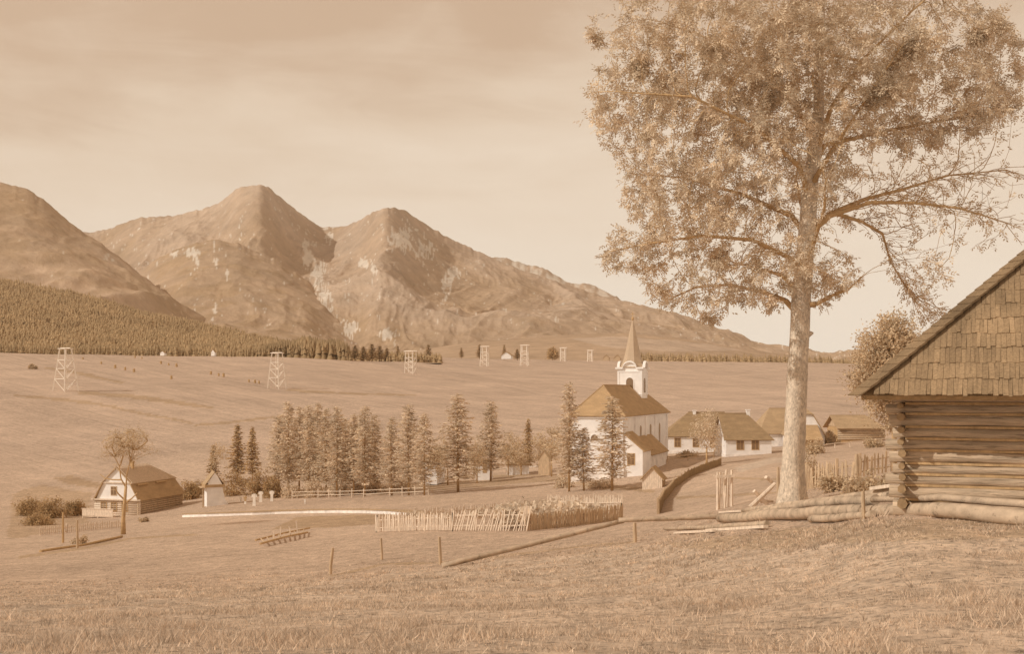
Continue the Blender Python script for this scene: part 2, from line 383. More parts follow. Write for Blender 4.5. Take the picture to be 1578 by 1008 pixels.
# ------------------------------------------------------------------ ground
def build_ground():
    pxs = np.arange(-420, 2101, 3.5)
    ys = np.concatenate([[-30, -18, -10, -5, -2, 0, 1, 2, 2.5], np.exp(np.arange(math.log(3.0), math.log(2450), 0.0135))])
    PX, Y = np.meshgrid(pxs, ys)
    X = (PX - 789) / F * (np.maximum(Y, 0) + 14)
    Z = ground_np(X, Y)
    px = 789 + F * X / np.maximum(Y, 7); py = HY - Z / np.maximum(Y, 7) * F
    near = np.clip(1 - Y / 120, 0, 1)
    Z = Z + near * ((fbm(X * .8, Y * .8, 3, 4) - .47) * 0.16 + (fbm(X * .15, Y * .15, 5, 3) - .44) * 0.25 * np.clip(Y / 20, 0, 1))
    far = np.clip((Y - 150) / 200, 0, 1)
    Z = Z + far * (fbm(X * .012, Y * .012, 8, 4) - .47) * 3.0
    base = np.array(T(193, 157, 127)); fore = np.array(T(202, 168, 138)); hill = np.array(T(195, 160, 132)); dark = np.array(T(174, 137, 100)); soil = np.array(T(171, 133, 96))
    C = np.empty(X.shape + (3,)); C[:] = base
    hm = np.clip((Y - 170) / 120, 0, 1)[..., None]; C = C * (1 - hm) + hill * hm
    bound = np.interp(px, [-400, 28, 300, 550, 700, 980, 1100, 1330, 1578], [915, 912, 901, 887, 868, 836, 830, 812, 805])
    fm = np.clip((py - bound + (fbm(X * 1.2, Y * .5, 7, 3) - .5) * 26) / 10, 0, 1)[..., None] * (Y < 60)[..., None]; C = C * (1 - fm) + fore * fm
    def patch(poly, col, wob=6):
        nonlocal C
        k = in_poly(px + (fbm(X * .3, Y * .3, 9, 3) - .5) * wob * 2, py + (fbm(X * .25, Y * .25, 19, 3) - .5) * wob, poly)[..., None]
        C = np.where(k, C * .35 + np.array(col) * .65, C)
    patch([(418, 816), (455, 797), (560, 793), (640, 797), (578, 808), (500, 814)], soil, 3)
    patch([(395, 757), (560, 747), (700, 741), (870, 735), (880, 741), (720, 752), (560, 764), (400, 768)], T(175, 138, 102), 5)  # larch shadows and a ditch, both painted into the ground colour
    patch([(80, 736), (110, 733), (160, 745), (150, 752), (100, 744)], soil, 3)
    patch([(20, 760), (60, 745), (140, 760), (135, 805), (60, 825), (10, 830)], T(178, 141, 106), 8)
    patch([(1030, 838), (1120, 824), (1350, 802), (1600, 800), (1600, 830), (1300, 838), (1100, 850)], T(179, 143, 108), 8)
    patch([(440, 790), (560, 784), (640, 786), (700, 790), (690, 794), (560, 789)], dark, 2)
    for poly in ([(118, 604), (210, 610), (330, 626), (325, 630), (205, 616), (120, 609)], [(440, 599), (520, 603), (640, 606), (640, 608), (520, 606), (440, 602)], [(70, 566), (140, 577), (190, 590), (186, 592), (130, 580), (70, 569)],  # first two outlines paint the trestle towers' cast shadows into the field
                 [(20, 610), (150, 622), (300, 650), (298, 653), (150, 626), (20, 614)], [(300, 652), (420, 640), (560, 660), (558, 663), (420, 644), (300, 656)]):
        patch(poly, dark, 2)
    for poly in ([(505, 888), (590, 868), (690, 866), (692, 869), (592, 871), (508, 891)], [(28, 858), (120, 845), (200, 828), (300, 823), (302, 826), (200, 832), (120, 849), (28, 862)], [(700, 866), (830, 848), (975, 835), (975, 838), (830, 852), (702, 870)],  # last outline here paints the slanting rail's cast shadow on the grass
                 [(880, 742), (1000, 752), (1010, 760), (900, 752)], [(640, 735), (700, 733), (860, 730), (860, 733), (700, 737)], [(1120, 735), (1200, 738), (1200, 741), (1120, 738)], [(1040, 766), (1210, 757), (1210, 760), (1040, 770)]):
        patch(poly, dark, 3)
    C *= (0.93 + 0.15 * fbm(X * .025 + 3, Y * .06, 14, 3))[..., None]
    # gravelly lane up to the houses
    patch([(1128, 722), (1185, 706), (1240, 702), (1250, 707), (1190, 714), (1140, 728)], T(203, 172, 144), 3)
    C *= (0.90 + 0.22 * fbm(X * .05, Y * .05, 12, 4))[..., None]
    slope = np.interp(px, [-400, 28, 500, 900, 1250, 2000], [0.27, 0.25, 0.19, 0.13, 0.09, 0.07])
    kpx = np.cumsum(slope * 0 + slope, axis=1) * 0 + np.interp(px, *(lambda g: (g, np.concatenate([[0], np.cumsum(np.diff(g) * (np.interp(g, [-400, 28, 500, 900, 1250, 2000], [0.27, 0.25, 0.19, 0.13, 0.09, 0.07])[1:]))])))(np.linspace(-400, 2100, 500)))
    strip = py - kpx
    m = bpy.data.materials.new('meadow'); m.use_nodes = True
    t = m.node_tree; N = t.nodes; b = N['Principled BSDF']; b.inputs['Roughness'].default_value = 0.95; b.inputs['Specular IOR Level'].default_value = 0.05
    ge = N.new('ShaderNodeNewGeometry')
    def noise(s, d, vec=None, rough=0.6):
        n = N.new('ShaderNodeTexNoise'); n.inputs['Scale'].default_value = s; n.inputs['Detail'].default_value = d; n.inputs['Roughness'].default_value = rough
        t.links.new(vec if vec else ge.outputs['Position'], n.inputs['Vector']); return n.outputs[0]
    def rng(src, lo, hi, a=0.3, c=0.7):
        r = N.new('ShaderNodeMapRange'); r.inputs['From Min'].default_value = a; r.inputs['From Max'].default_value = c; r.inputs['To Min'].default_value = lo; r.inputs['To Max'].default_value = hi
        t.links.new(src, r.inputs['Value']); return r.outputs[0]
    def mul(a, c):
        q = N.new('ShaderNodeMath'); q.operation = 'MULTIPLY'
        for i, v in enumerate((a, c)):
            if isinstance(v, float): q.inputs[i].default_value = v
            else: t.links.new(v, q.inputs[i])
        return q.outputs[0]
    f = mul(rng(noise(5.5, 6, rough=0.7), 0.72, 1.28), rng(noise(0.9, 6, rough=0.7), 0.80, 1.20))
    f = mul(f, rng(noise(0.16, 6), 0.92, 1.08))
    f = mul(f, rng(noise(0.05, 5), 0.93, 1.07))
    f = mul(f, rng(noise(11.0, 3), 0.66, 1.06, 0.36, 0.47))
    f = mul(f, rng(noise(2.2, 4), 0.80, 1.03, 0.36, 0.5))
    at = N.new('ShaderNodeAttribute'); at.attribute_name = 'strip'
    ah = N.new('ShaderNodeAttribute'); ah.attribute_name = 'hill'
    cx = N.new('ShaderNodeCombineXYZ'); t.links.new(at.outputs['Fac'], cx.inputs[0])
    sx = N.new('ShaderNodeSeparateXYZ'); t.links.new(ge.outputs['Position'], sx.inputs[0]); t.links.new(mul(sx.outputs[0], 0.02), cx.inputs[1])
    s1 = noise(0.35, 4, cx.outputs[0], 0.7); s2 = noise(0.09, 3, cx.outputs[0])
    s3 = noise(0.16, 3, cx.outputs[0], 0.7)
    ab = N.new('ShaderNodeMath'); ab.operation = 'ABSOLUTE'
    sb = N.new('ShaderNodeMath'); sb.operation = 'SUBTRACT'; t.links.new(s3, sb.inputs[0]); sb.inputs[1].default_value = 0.5; t.links.new(sb.outputs[0], ab.inputs[0])
    lines = rng(ab.outputs[0], 0.84, 1.0, 0.0, 0.022)
    sfac = mul(lines, mul(rng(s1, 0.92, 1.05, 0.25, 0.65), rng(s2, 0.93, 1.07)))
    mx = N.new('ShaderNodeMix'); mx.inputs[2].default_value = 1.0
    t.links.new(ah.outputs['Fac'], mx.inputs[0]); t.links.new(sfac, mx.inputs[3])
    f = mul(f, mx.outputs[0])
    ac = N.new('ShaderNodeAttribute'); ac.attribute_name = 'Col'
    vs = N.new('ShaderNodeVectorMath'); vs.operation = 'SCALE'; t.links.new(ac.outputs['Color'], vs.inputs[0]); t.links.new(f, vs.inputs['Scale'])
    t.links.new(vs.outputs[0], b.inputs['Base Color'])
    bn = N.new('ShaderNodeBump'); bn.inputs['Strength'].default_value = 0.7; bn.inputs['Distance'].default_value = 0.12
    t.links.new(noise(3.0, 8, rough=0.75), bn.inputs['Height']); t.links.new(bn.outputs[0], b.inputs['Normal'])
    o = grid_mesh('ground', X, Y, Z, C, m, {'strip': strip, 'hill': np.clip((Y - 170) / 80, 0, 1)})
    tag(o, kind='structure')
    return o
build_ground()

# ------------------------------------------------------------------ mountains
def mtn_mat(name, scale, bump, bdist):
    return make_mat(name, (1, 1, 1), var=0.16, scale=scale, detail=8, attr=True, bump=bump, bscale=scale * 1.5, bdist=bdist, rough=0.95, spec=0.02, var2=0.10, scale2=scale * 0.15)
M['mtn'] = mtn_mat('mountain_slope', 0.02, 0.35, 16.0)
def ridge(name, sil, Yr, Yb, pyb, nr=150, step=2.5, seed=1, rel=60.0, shape=1.25, fall=0.011, colf=None, jag=1.5, yr_of=None):
    sx = np.array([a for a, b in sil], float); sy = np.array([b for a, b in sil], float)
    pxs = np.arange(sx[0], sx[-1] + 1, step)
    top = np.interp(pxs, sx, sy)
    k = np.exp(-0.5 * (np.arange(-6, 7) / 1.6) ** 2); k /= k.sum()
    top = np.convolve(np.pad(top, 6, mode='edge'), k, 'valid') + (fbm(pxs * .12, pxs * 0 + seed, seed, 5) - .48) * 2 * jag + (fbm(pxs * .3, pxs * 0 + seed, seed + 2, 3) - .45) * .6 * jag
    Yt = np.full_like(pxs, Yr) if yr_of is None else yr_of(pxs)
    kk = np.exp(-0.5 * (np.arange(-15, 16) / 6.5) ** 2); kk /= kk.sum(); Yt = np.convolve(np.pad(Yt, 15, mode='edge'), kk, 'valid')
    ts = np.concatenate([np.linspace(0, 1, nr), [1.06, 1.2, 1.5]])
    PX, TT = np.meshgrid(pxs, ts)
    lv = []
    for sg in (0, 8, 20, 45, 90):
        if sg == 0: lv.append(top); continue
        q = sg / step; r_ = int(3 * q); kk = np.exp(-0.5 * (np.arange(-r_, r_ + 1) / q) ** 2); kk /= kk.sum()
        lv.append(np.convolve(np.pad(top, r_, mode='reflect', reflect_type='odd') if r_ < len(top) else np.pad(top, r_, mode='edge'), kk, 'valid'))
    lv = np.array(lv); fl = np.clip((1 - np.minimum(ts, 1)) * 6.0, 0, 3.999); i0 = fl.astype(int); w_ = (fl - i0)[:, None]
    TOP = lv[i0] * (1 - w_) + lv[i0 + 1] * w_; YT = np.meshgrid(Yt, ts)[0]
    Y = Yb + (YT - Yb) * TT
    X = (PX - 789) / F * Y
    zr = (HY - TOP) / F * YT; zb = (HY - pyb) / F * Yb
    tc = np.minimum(TT, 1)
    h = tc ** shape
    Z = zb + (zr - zb) * h
    over = TT > 1
    Z = np.where(over, zr - (TT - 1) * (YT - Yb) * 0.75, Z)
    warp = fbm(X * .0012, Y * .0012, seed + 3, 4) - .47
    g = fbm(X * .0026 + warp * 1.3, Y * .0011 + warp * .8, seed + 5, 8, True) - .55
    g2 = fbm(X * .004, Y * .004, seed + 9, 5) - .47
    env = (4 * tc * (1 - tc)) ** 0.7 * (~over)
    Z = Z + env * (g * rel * 1.7 + g2 * rel * 0.7)
    py = HY - Z / Y * F
    C = colf(PX, py, TT, X, Y, Z, g)
    o = grid_mesh(name, X, Y, Z, C, M['mtn'])
    return tag(o, kind='structure'), (X, Y, Z)
ROCK = np.array(T(222, 197, 172)); SLOPE = np.array(T(187, 152, 122)); WOOD = np.array(T(183, 147, 115)); DARKW = np.array(T(174, 137, 101)); SCREE = np.array(T(202, 170, 143))
def mixc(C, col, k): return C * (1 - k[..., None]) + np.array(col) * k[..., None]
def gauss_spots(PX, py, spots):
    k = np.zeros(PX.shape)
    for x, y, rx, ry in spots: k = np.maximum(k, np.exp(-((PX - x) / rx) ** 2 - ((py - y) / ry) ** 2))
    return k
def rocky(PX, py, X, Y, spots, thr=0.5, seed=0):
    n = fbm(X * .045, Y * .02, 40 + seed, 5) - .47
    n2 = fbm(PX * .6, py * .13, 50 + seed, 5) - .47
    return np.clip((gauss_spots(PX, py, spots) + n * 1.2 + n2 * 1.9 - thr) * 7, 0, 1)

def col_main(PX, py, TT, X, Y, Z, g):
    C = np.empty(PX.shape + (3,)); C[:] = SLOPE
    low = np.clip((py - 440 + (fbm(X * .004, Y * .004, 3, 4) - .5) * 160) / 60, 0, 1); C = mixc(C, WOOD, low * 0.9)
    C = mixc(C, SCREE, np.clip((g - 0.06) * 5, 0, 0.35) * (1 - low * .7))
    C = mixc(C, DARKW, np.clip((-g - 0.02) * 5, 0, 0.35))  # gully shading put into the slope colour
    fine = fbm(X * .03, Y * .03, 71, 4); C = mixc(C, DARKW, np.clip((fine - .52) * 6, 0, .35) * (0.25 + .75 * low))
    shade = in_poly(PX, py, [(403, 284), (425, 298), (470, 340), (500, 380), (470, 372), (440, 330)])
    C = mixc(C, WOOD, shade * 0.3)  # shaded right facet of the peak, painted in with the woodland tone
    r = rocky(PX, py, X, Y, [(475, 392, 9, 22), (490, 425, 12, 26), (502, 462, 12, 22), (500, 490, 10, 14), (508, 365, 8, 12), (560, 405, 10, 10), (575, 415, 6, 8), (690, 437, 10, 14), (684, 462, 6, 8), (600, 515, 12, 10), (540, 508, 12, 16), (620, 370, 22, 20), (655, 385, 16, 16), (700, 420, 14, 8)], 0.55, 1)
    C = mixc(C, ROCK, r * 0.85)
    return C
main_sil = [(-300, 330), (60, 372), (100, 366), (130, 357), (150, 357), (185, 346), (215, 335), (222, 335), (270, 333), (310, 322), (340, 312), (352, 302), (365, 291), (385, 285), (403, 284), (414, 288), (424, 297), (445, 315), (475, 337), (492, 349), (520, 350), (540, 346), (556, 337), (566, 331), (580, 325), (590, 320), (606, 320), (622, 323), (645, 336), (670, 354), (700, 371), (722, 381), (762, 400), (800, 415), (840, 428), (880, 441), (925, 456), (950, 462), (980, 472), (1020, 481), (1060, 494), (1090, 505), (1120, 517), (1150, 530), (1172, 541), (1215, 548), (1300, 558), (1500, 575), (1900, 590)]
ridge('mountain', main_sil, 4300, 2500, 566, nr=300, step=1.6, seed=4, rel=85, shape=1.2, colf=col_main, jag=2.6, yr_of=lambda p: np.interp(p, [-300, 60, 150, 220, 330, 403, 450, 505, 545, 590, 650, 720, 800, 900, 1000, 1200, 1900], [4600, 4600, 4620, 4420, 4260, 3980, 4400, 4600, 4400, 3960, 4430, 4560, 4330, 4500, 4300, 4300, 4300]))
def col_cliff(PX, py, TT, X, Y, Z, g):
    C = np.empty(PX.shape + (3,)); C[:] = SLOPE
    r = np.clip(((fbm(PX * .16, TT * 6, 77, 5)) - .40) * 5, 0, 1)
    return mixc(C, ROCK, r * 0.9)
ridge('mountain', [(730, 402), (745, 398), (765, 395), (790, 401), (815, 408), (840, 415), (856, 422), (868, 432), (880, 437), (905, 437), (920, 443), (940, 452), (958, 462), (985, 478), (1010, 490)], 4700, 4100, 520, nr=60, step=2.0, seed=14, rel=25, shape=0.9, colf=col_cliff, jag=3)
def col_left(PX, py, TT, X, Y, Z, g):
    C = np.empty(PX.shape + (3,)); C[:] = (WOOD + SLOPE) / 2 * 1.12
    C = mixc(C, DARKW, np.clip((fbm(X * .02, Y * .02, 22, 4) - .5) * 6, 0, .5))
    C = mixc(C, DARKW, np.clip((fbm(X * .003, Y * .003, 21, 4) - .42) * 4, 0, 1) * 0.7)
    r = rocky(PX, py, X, Y, [(164, 395, 5, 8), (175, 400, 6, 5), (215, 368, 5, 4), (210, 372, 5, 4)], 0.75, 2)
    return mixc(C, ROCK, r * 0.7)
ridge('mountain', [(-420, 215), (-200, 235), (28, 288), (45, 292), (60, 303), (80, 316), (100, 336), (126, 356), (155, 375), (190, 402), (225, 431), (270, 465), (330, 500), (420, 533), (540, 556), (640, 562)], 3000, 1900, 562, nr=120, step=2.5, seed=24, rel=85, shape=1.15, colf=col_left, jag=2.4)
def col_dome(PX, py, TT, X, Y, Z, g):
    C = np.empty(PX.shape + (3,)); C[:] = SLOPE
    k = np.clip((PX - 215 - (py - 440) * .45 + (fbm(X * .01, Y * .01, 5, 4) - .5) * 60) / 40, 0, 1)
    C = mixc(C, WOOD, k)
    C = mixc(C, DARKW, np.clip((fbm(X * .02, Y * .02, 33, 5) - .5) * 6, 0, .6) * (.3 + .7 * k))
    r = rocky(PX, py, X, Y, [(292, 388, 14, 8), (303, 398, 5, 16), (332, 385, 5, 16), (333, 405, 3, 8), (350, 424, 3, 9), (224, 450, 5, 7), (268, 392, 5, 5), (298, 482, 3, 8), (230, 438, 4, 8), (332, 480, 4, 6)], 0.60, 3)
    return mixc(C, ROCK, r * 0.9)
ridge('foothill', [(60, 520), (120, 480), (170, 450), (205, 425), (235, 404), (270, 385), (300, 374), (335, 369), (365, 375), (400, 388), (430, 404), (470, 430), (500, 456), (540, 484), (590, 512), (660, 538), (760, 560)], 3500, 2300, 566, nr=120, step=2.0, seed=44, rel=45, shape=1.1, colf=col_dome, jag=3.2)
def col_fore(PX, py, TT, X, Y, Z, g):
    C = np.empty(PX.shape + (3,)); C[:] = WOOD
    k = in_poly(PX, py + (fbm(PX * .03, py * .05, 6, 3) - .5) * 6, [(880, 521), (960, 518), (1080, 528), (1150, 541), (1040, 541), (930, 535)])
    C = mixc(C, np.array(T(194, 160, 131)), k * 0.9)
    return C
ridge('foothill', [(560, 556), (640, 540), (720, 528), (800, 522), (880, 516), (960, 513), (1040, 520), (1100, 530), (1160, 540), (1230, 549), (1330, 560), (1600, 570)], 2400, 1700, 566, nr=60, step=2.5, seed=54, rel=6, shape=1.0, colf=col_fore, jag=0.8)
def col_wood(PX, py, TT, X, Y, Z, g):
    C = np.empty(PX.shape + (3,)); C[:] = DARKW
    return C
_, WS = ridge('foothill', [(-420, 395), (-100, 415), (28, 440), (120, 456), (220, 484), (330, 508), (430, 530), (520, 546), (600, 556), (680, 562)], 1750, 950, 560, nr=50, step=4, seed=64, rel=8, shape=1.15, colf=col_wood, jag=1.0)

# far forest: one mass of small jagged spruces on the wooded slope and along the crest
def forest_mesh(pts, hs, seed, k_lo=0.75, k_hi=1.25, squat=0.2):
    rng = np.random.default_rng(seed); n = len(pts); V = []; Fc = []; C = []
    S = 6; an = np.arange(S) * 2 * math.pi / S
    for tier, (z0, z1, rr) in enumerate(((0.05, 0.55, 1.0), (0.33, 0.78, 0.68), (0.6, 1.0, 0.4))):
        r = hs * squat * rr * rng.uniform(.8, 1.2, n)
        a = an[None, :] + rng.uniform(0, 6.28, (n, 1))
        rad = r[:, None] * rng.uniform(0.65, 1.25, (n, S))
        ring = np.stack([pts[:, 0:1] + np.cos(a) * rad, pts[:, 1:2] + np.sin(a) * rad, pts[:, 2:3] + (hs[:, None] * (z0 + rng.uniform(-.05, .05, (n, S))))], 2)
        tip = np.stack([pts[:, 0] + rng.normal(size=n) * hs * .015, pts[:, 1], pts[:, 2] + hs * z1], 1)[:, None]
        blk = np.concatenate([ring, tip], 1); base = sum(len(v) for v in V)
        V.append(blk.reshape(-1, 3)); i0 = base + np.arange(n)[:, None] * (S + 1)
        q = np.arange(S)
        Fc.append(np.stack([i0 + q, i0 + (q + 1) % S, np.broadcast_to(i0 + S, (n, S))], 2).reshape(-1, 3))
        C.append(np.repeat(rng.uniform(k_lo, k_hi, n), S))
    return mesh_np('forest', np.concatenate(V), np.concatenate(Fc), np.concatenate(C))
def far_forest():
    rng = np.random.default_rng(5); X, Y, Z = WS
    nr = 50; keep = Z[:nr]
    i = rng.integers(2, nr - 1, 42000); j = rng.integers(0, X.shape[1] - 1, 42000); u = rng.random(42000); v = rng.random(42000)
    def bl(A): return A[i, j] * (1 - u) * (1 - v) + A[i, j + 1] * u * (1 - v) + A[i + 1, j] * (1 - u) * v + A[i + 1, j + 1] * u * v
    p = np.stack([bl(X), bl(Y), bl(Z)], 1)
    px = 789 + F * p[:, 0] / p[:, 1]
    p = p[px > -300]
    hs = rng.uniform(5.5, 10.5, len(p)) * (0.6 + .8 * fbm(p[:, 0] * .012, p[:, 1] * .012, 91, 3)) * np.where(rng.random(len(p)) < .1, 1.3, 1.0)
    o = link('forest', forest_mesh(p, hs, 6, .95, 1.05, .28), M['forest']); tag(o, 'dark spruce forest covering the lower mountain slope', 'forest', kind='stuff')
    # crest line wood
    n = 2200; px = np.where(rng.random(2200) < .6, rng.uniform(-200, 540, 2200), rng.uniform(400, 535, 2200)); Yc = rng.uniform(830, 960, n)
    hpx = np.interp(px, [-200, 28, 180, 250, 330, 400, 470, 520, 540], [20, 17, 15, 17, 12, 18, 30, 36, 26]) * rng.uniform(.55, 1.15, n) * (0.7 + 0.8 * fbm(px * .03, px * 0, 4, 3))
    x = (px - 789) / F * Yc; z = ground_np(x, Yc)
    o = link('forest', forest_mesh(np.stack([x, Yc, z - 1], 1), hpx / F * Yc, 7, .7, .95), M['forest']); tag(o, 'dark wood of spruces behind the crest of the hill field', 'forest', kind='stuff')
    n = 700; px = rng.uniform(985, 1330, n); Yc = rng.uniform(1560, 1900, n); x = (px - 789) / F * Yc
    z = ground_np(x, Yc); hs = rng.uniform(8, 17, n)
    o = link('forest', forest_mesh(np.stack([x, Yc, z - 1], 1), hs, 8, .8, 1.1), M['forest']); tag(o, 'low strip of pale far woodland beyond the right hill field', 'forest', kind='stuff')
far_forest()

# ------------------------------------------------------------------ tree builders
def conifer(seed, H=11.0, R=1.7, mat='larch', nbr=95, spray=0.36, start=0.13, droop=0.35, dens=15, sharp=0.85):
    """returns (trunk mesh, crown mesh) of a feathery conifer with its foot at the origin"""
    rng = np.random.default_rng(seed); r = random.Random(seed)
    tb = MB(); wob = r.uniform(-.2, .2)
    tb.tube([(0, 0, -0.3), (wob * .2, 0, H * .25), (wob * .5, wob * .2, H * .6), (wob * .3, 0, H * .98)], [H * .0062, H * .005, H * .0035, .008], 6)
    cen = []; dirs = []; shade = []
    for i in range(nbr):
        t = start + (1 - start) * ((i + r.random()) / nbr) ** 0.95
        a = i * 2.39996 + r.uniform(-.5, .5)
        L = R * (1 - t) ** sharp * r.uniform(0.55, 1.15) + 0.12
        if t < start + 0.12: L *= r.uniform(.4, .95)
        zz = t * H; dz = -droop * L * r.uniform(.3, 1.2) + L * .25
        end = np.array([math.cos(a) * L, math.sin(a) * L, zz + dz]); st = np.array([0, 0, zz])
        if L > .5: tb.tube([st, (st + end) / 2 + np.array([0, 0, .06 * L]), end], [.016, .01, .005], 3, cap=False)
        m = max(3, int(dens * L / R * 1.3))
        s = rng.uniform(.12, 1.05, m)[:, None]
        c = st + (end - st) * s + rng.normal(size=(m, 3)) * (0.05 + .10 * L * (1 - s * .5)) * np.array([1, 1, .8])
        cen.append(c); d = np.tile((end - st) / L, (m, 1)) * .8; dirs.append(d); shade.append(np.full(m, r.uniform(.78, 1.2)) * rng.uniform(.85, 1.15, m))
    cen = np.concatenate(cen); dirs = np.concatenate(dirs); shade = np.concatenate(shade)
    V, Fc = leaf_quads(cen, spray, spray * .42, rng, .35, dirs)
    return tb, mesh_np('crown', V, Fc, shade)
def tree_thing(name, label, cat, loc, tb, crown_me, bark, leafm, rot=0, scale=1.0, group=None):
    t = thing(name, label, cat, loc, rot, group); t.scale = (scale,) * 3
    tb.build('trunk', M[bark], t, smooth=True)
    c = link('crown', crown_me, M[leafm], t)
    return t
def broadleaf(seed, H, trunk_h, blobs, n_clump, per, leaf=(.16, .08), trunk_r=.12, fork=3, spread=.35, lean=0.0):
    """blobs: (x,y,z,rx,ry,rz) local; limbs run from the trunk to the clumps"""
    rng = np.random.default_rng(seed); r = random.Random(seed); tb = MB()
    vol = np.array([b[3] * b[4] * b[5] for b in blobs]); pr = vol / vol.sum()
    bi = rng.choice(len(blobs), n_clump, p=pr); B = np.array(blobs)[bi]
    d = rng.normal(size=(n_clump, 3)); d /= np.linalg.norm(d, axis=1)[:, None]
    cl = B[:, :3] + d * B[:, 3:] * (rng.random(n_clump) ** .42)[:, None]
    top = Vector((lean, 0, trunk_h))
    tb.tube([(0, 0, -.3), (lean * .3, 0, trunk_h * .5), top], [trunk_r * 1.25, trunk_r, trunk_r * .85], 8)
    nodes = [(top, trunk_r * .8)]
    order = sorted(range(n_clump), key=lambda i: (Vector(cl[i]) - top).length)
    for i in order:
        p = Vector(cl[i])
        best = min(nodes, key=lambda q: (q[0] - p).length + 0.4 * (q[0] - top).length * 0 + (3 if q[0].z > p.z + .4 else 0))
        rr = max(.008, best[1] * .62)
        mid = (best[0] + p) / 2 + Vector((r.uniform(-.12, .12), r.uniform(-.12, .12), r.uniform(0, .2)))
        tb.tube([best[0], mid, p], [rr, rr * .8, rr * .55], 4 if rr < .03 else 6, cap=False)
        nodes.append((mid, rr * .85)); nodes.append((p, rr * .6))
    c = np.repeat(cl, per, 0) + rng.normal(size=(n_clump * per, 3)) * spread * rng.uniform(.4, 1.2, (n_clump * per, 1))
    sh = np.repeat(rng.uniform(.8, 1.2, n_clump), per) * rng.uniform(.85, 1.15, n_clump * per)
    V, Fc = leaf_quads(c, leaf[0], leaf[1], rng, .25)
    return tb, mesh_np('crown', V, Fc, sh)
def bush(name, label, cat, loc, seed, rx, ry, h, n=60, per=30, leaf=(.14, .07), mat='leaf', group=None, spread=.16, k=(.8, 1.2)):
    rng = np.random.default_rng(seed); t = thing(name, label, cat, loc, 0, group); tb = MB()
    d = rng.normal(size=(n, 3)); d /= np.linalg.norm(d, axis=1)[:, None]; d[:, 2] = np.abs(d[:, 2])
    cl = d * np.array([rx, ry, h]) * (rng.random(n) ** .4)[:, None] * rng.uniform(.75, 1.12, (n, 1)); cl[:, 2] += .05
    for p in cl[::2]: tb.tube([(p[0] * .15, p[1] * .15, -.1), p * np.array([.6, .6, .55]), p], [.025, .015, .008], 3, cap=False)
    c = np.repeat(cl, per, 0) + rng.normal(size=(n * per, 3)) * spread
    sh = np.repeat(rng.uniform(*k, n), per) * rng.uniform(.85, 1.15, n * per)
    V, Fc = leaf_quads(c, leaf[0], leaf[1], rng, .1)
    tb.build('stem', M['twig'], t); link('foliage', mesh_np('foliage', V, Fc, sh), M[mat], t)
    return t

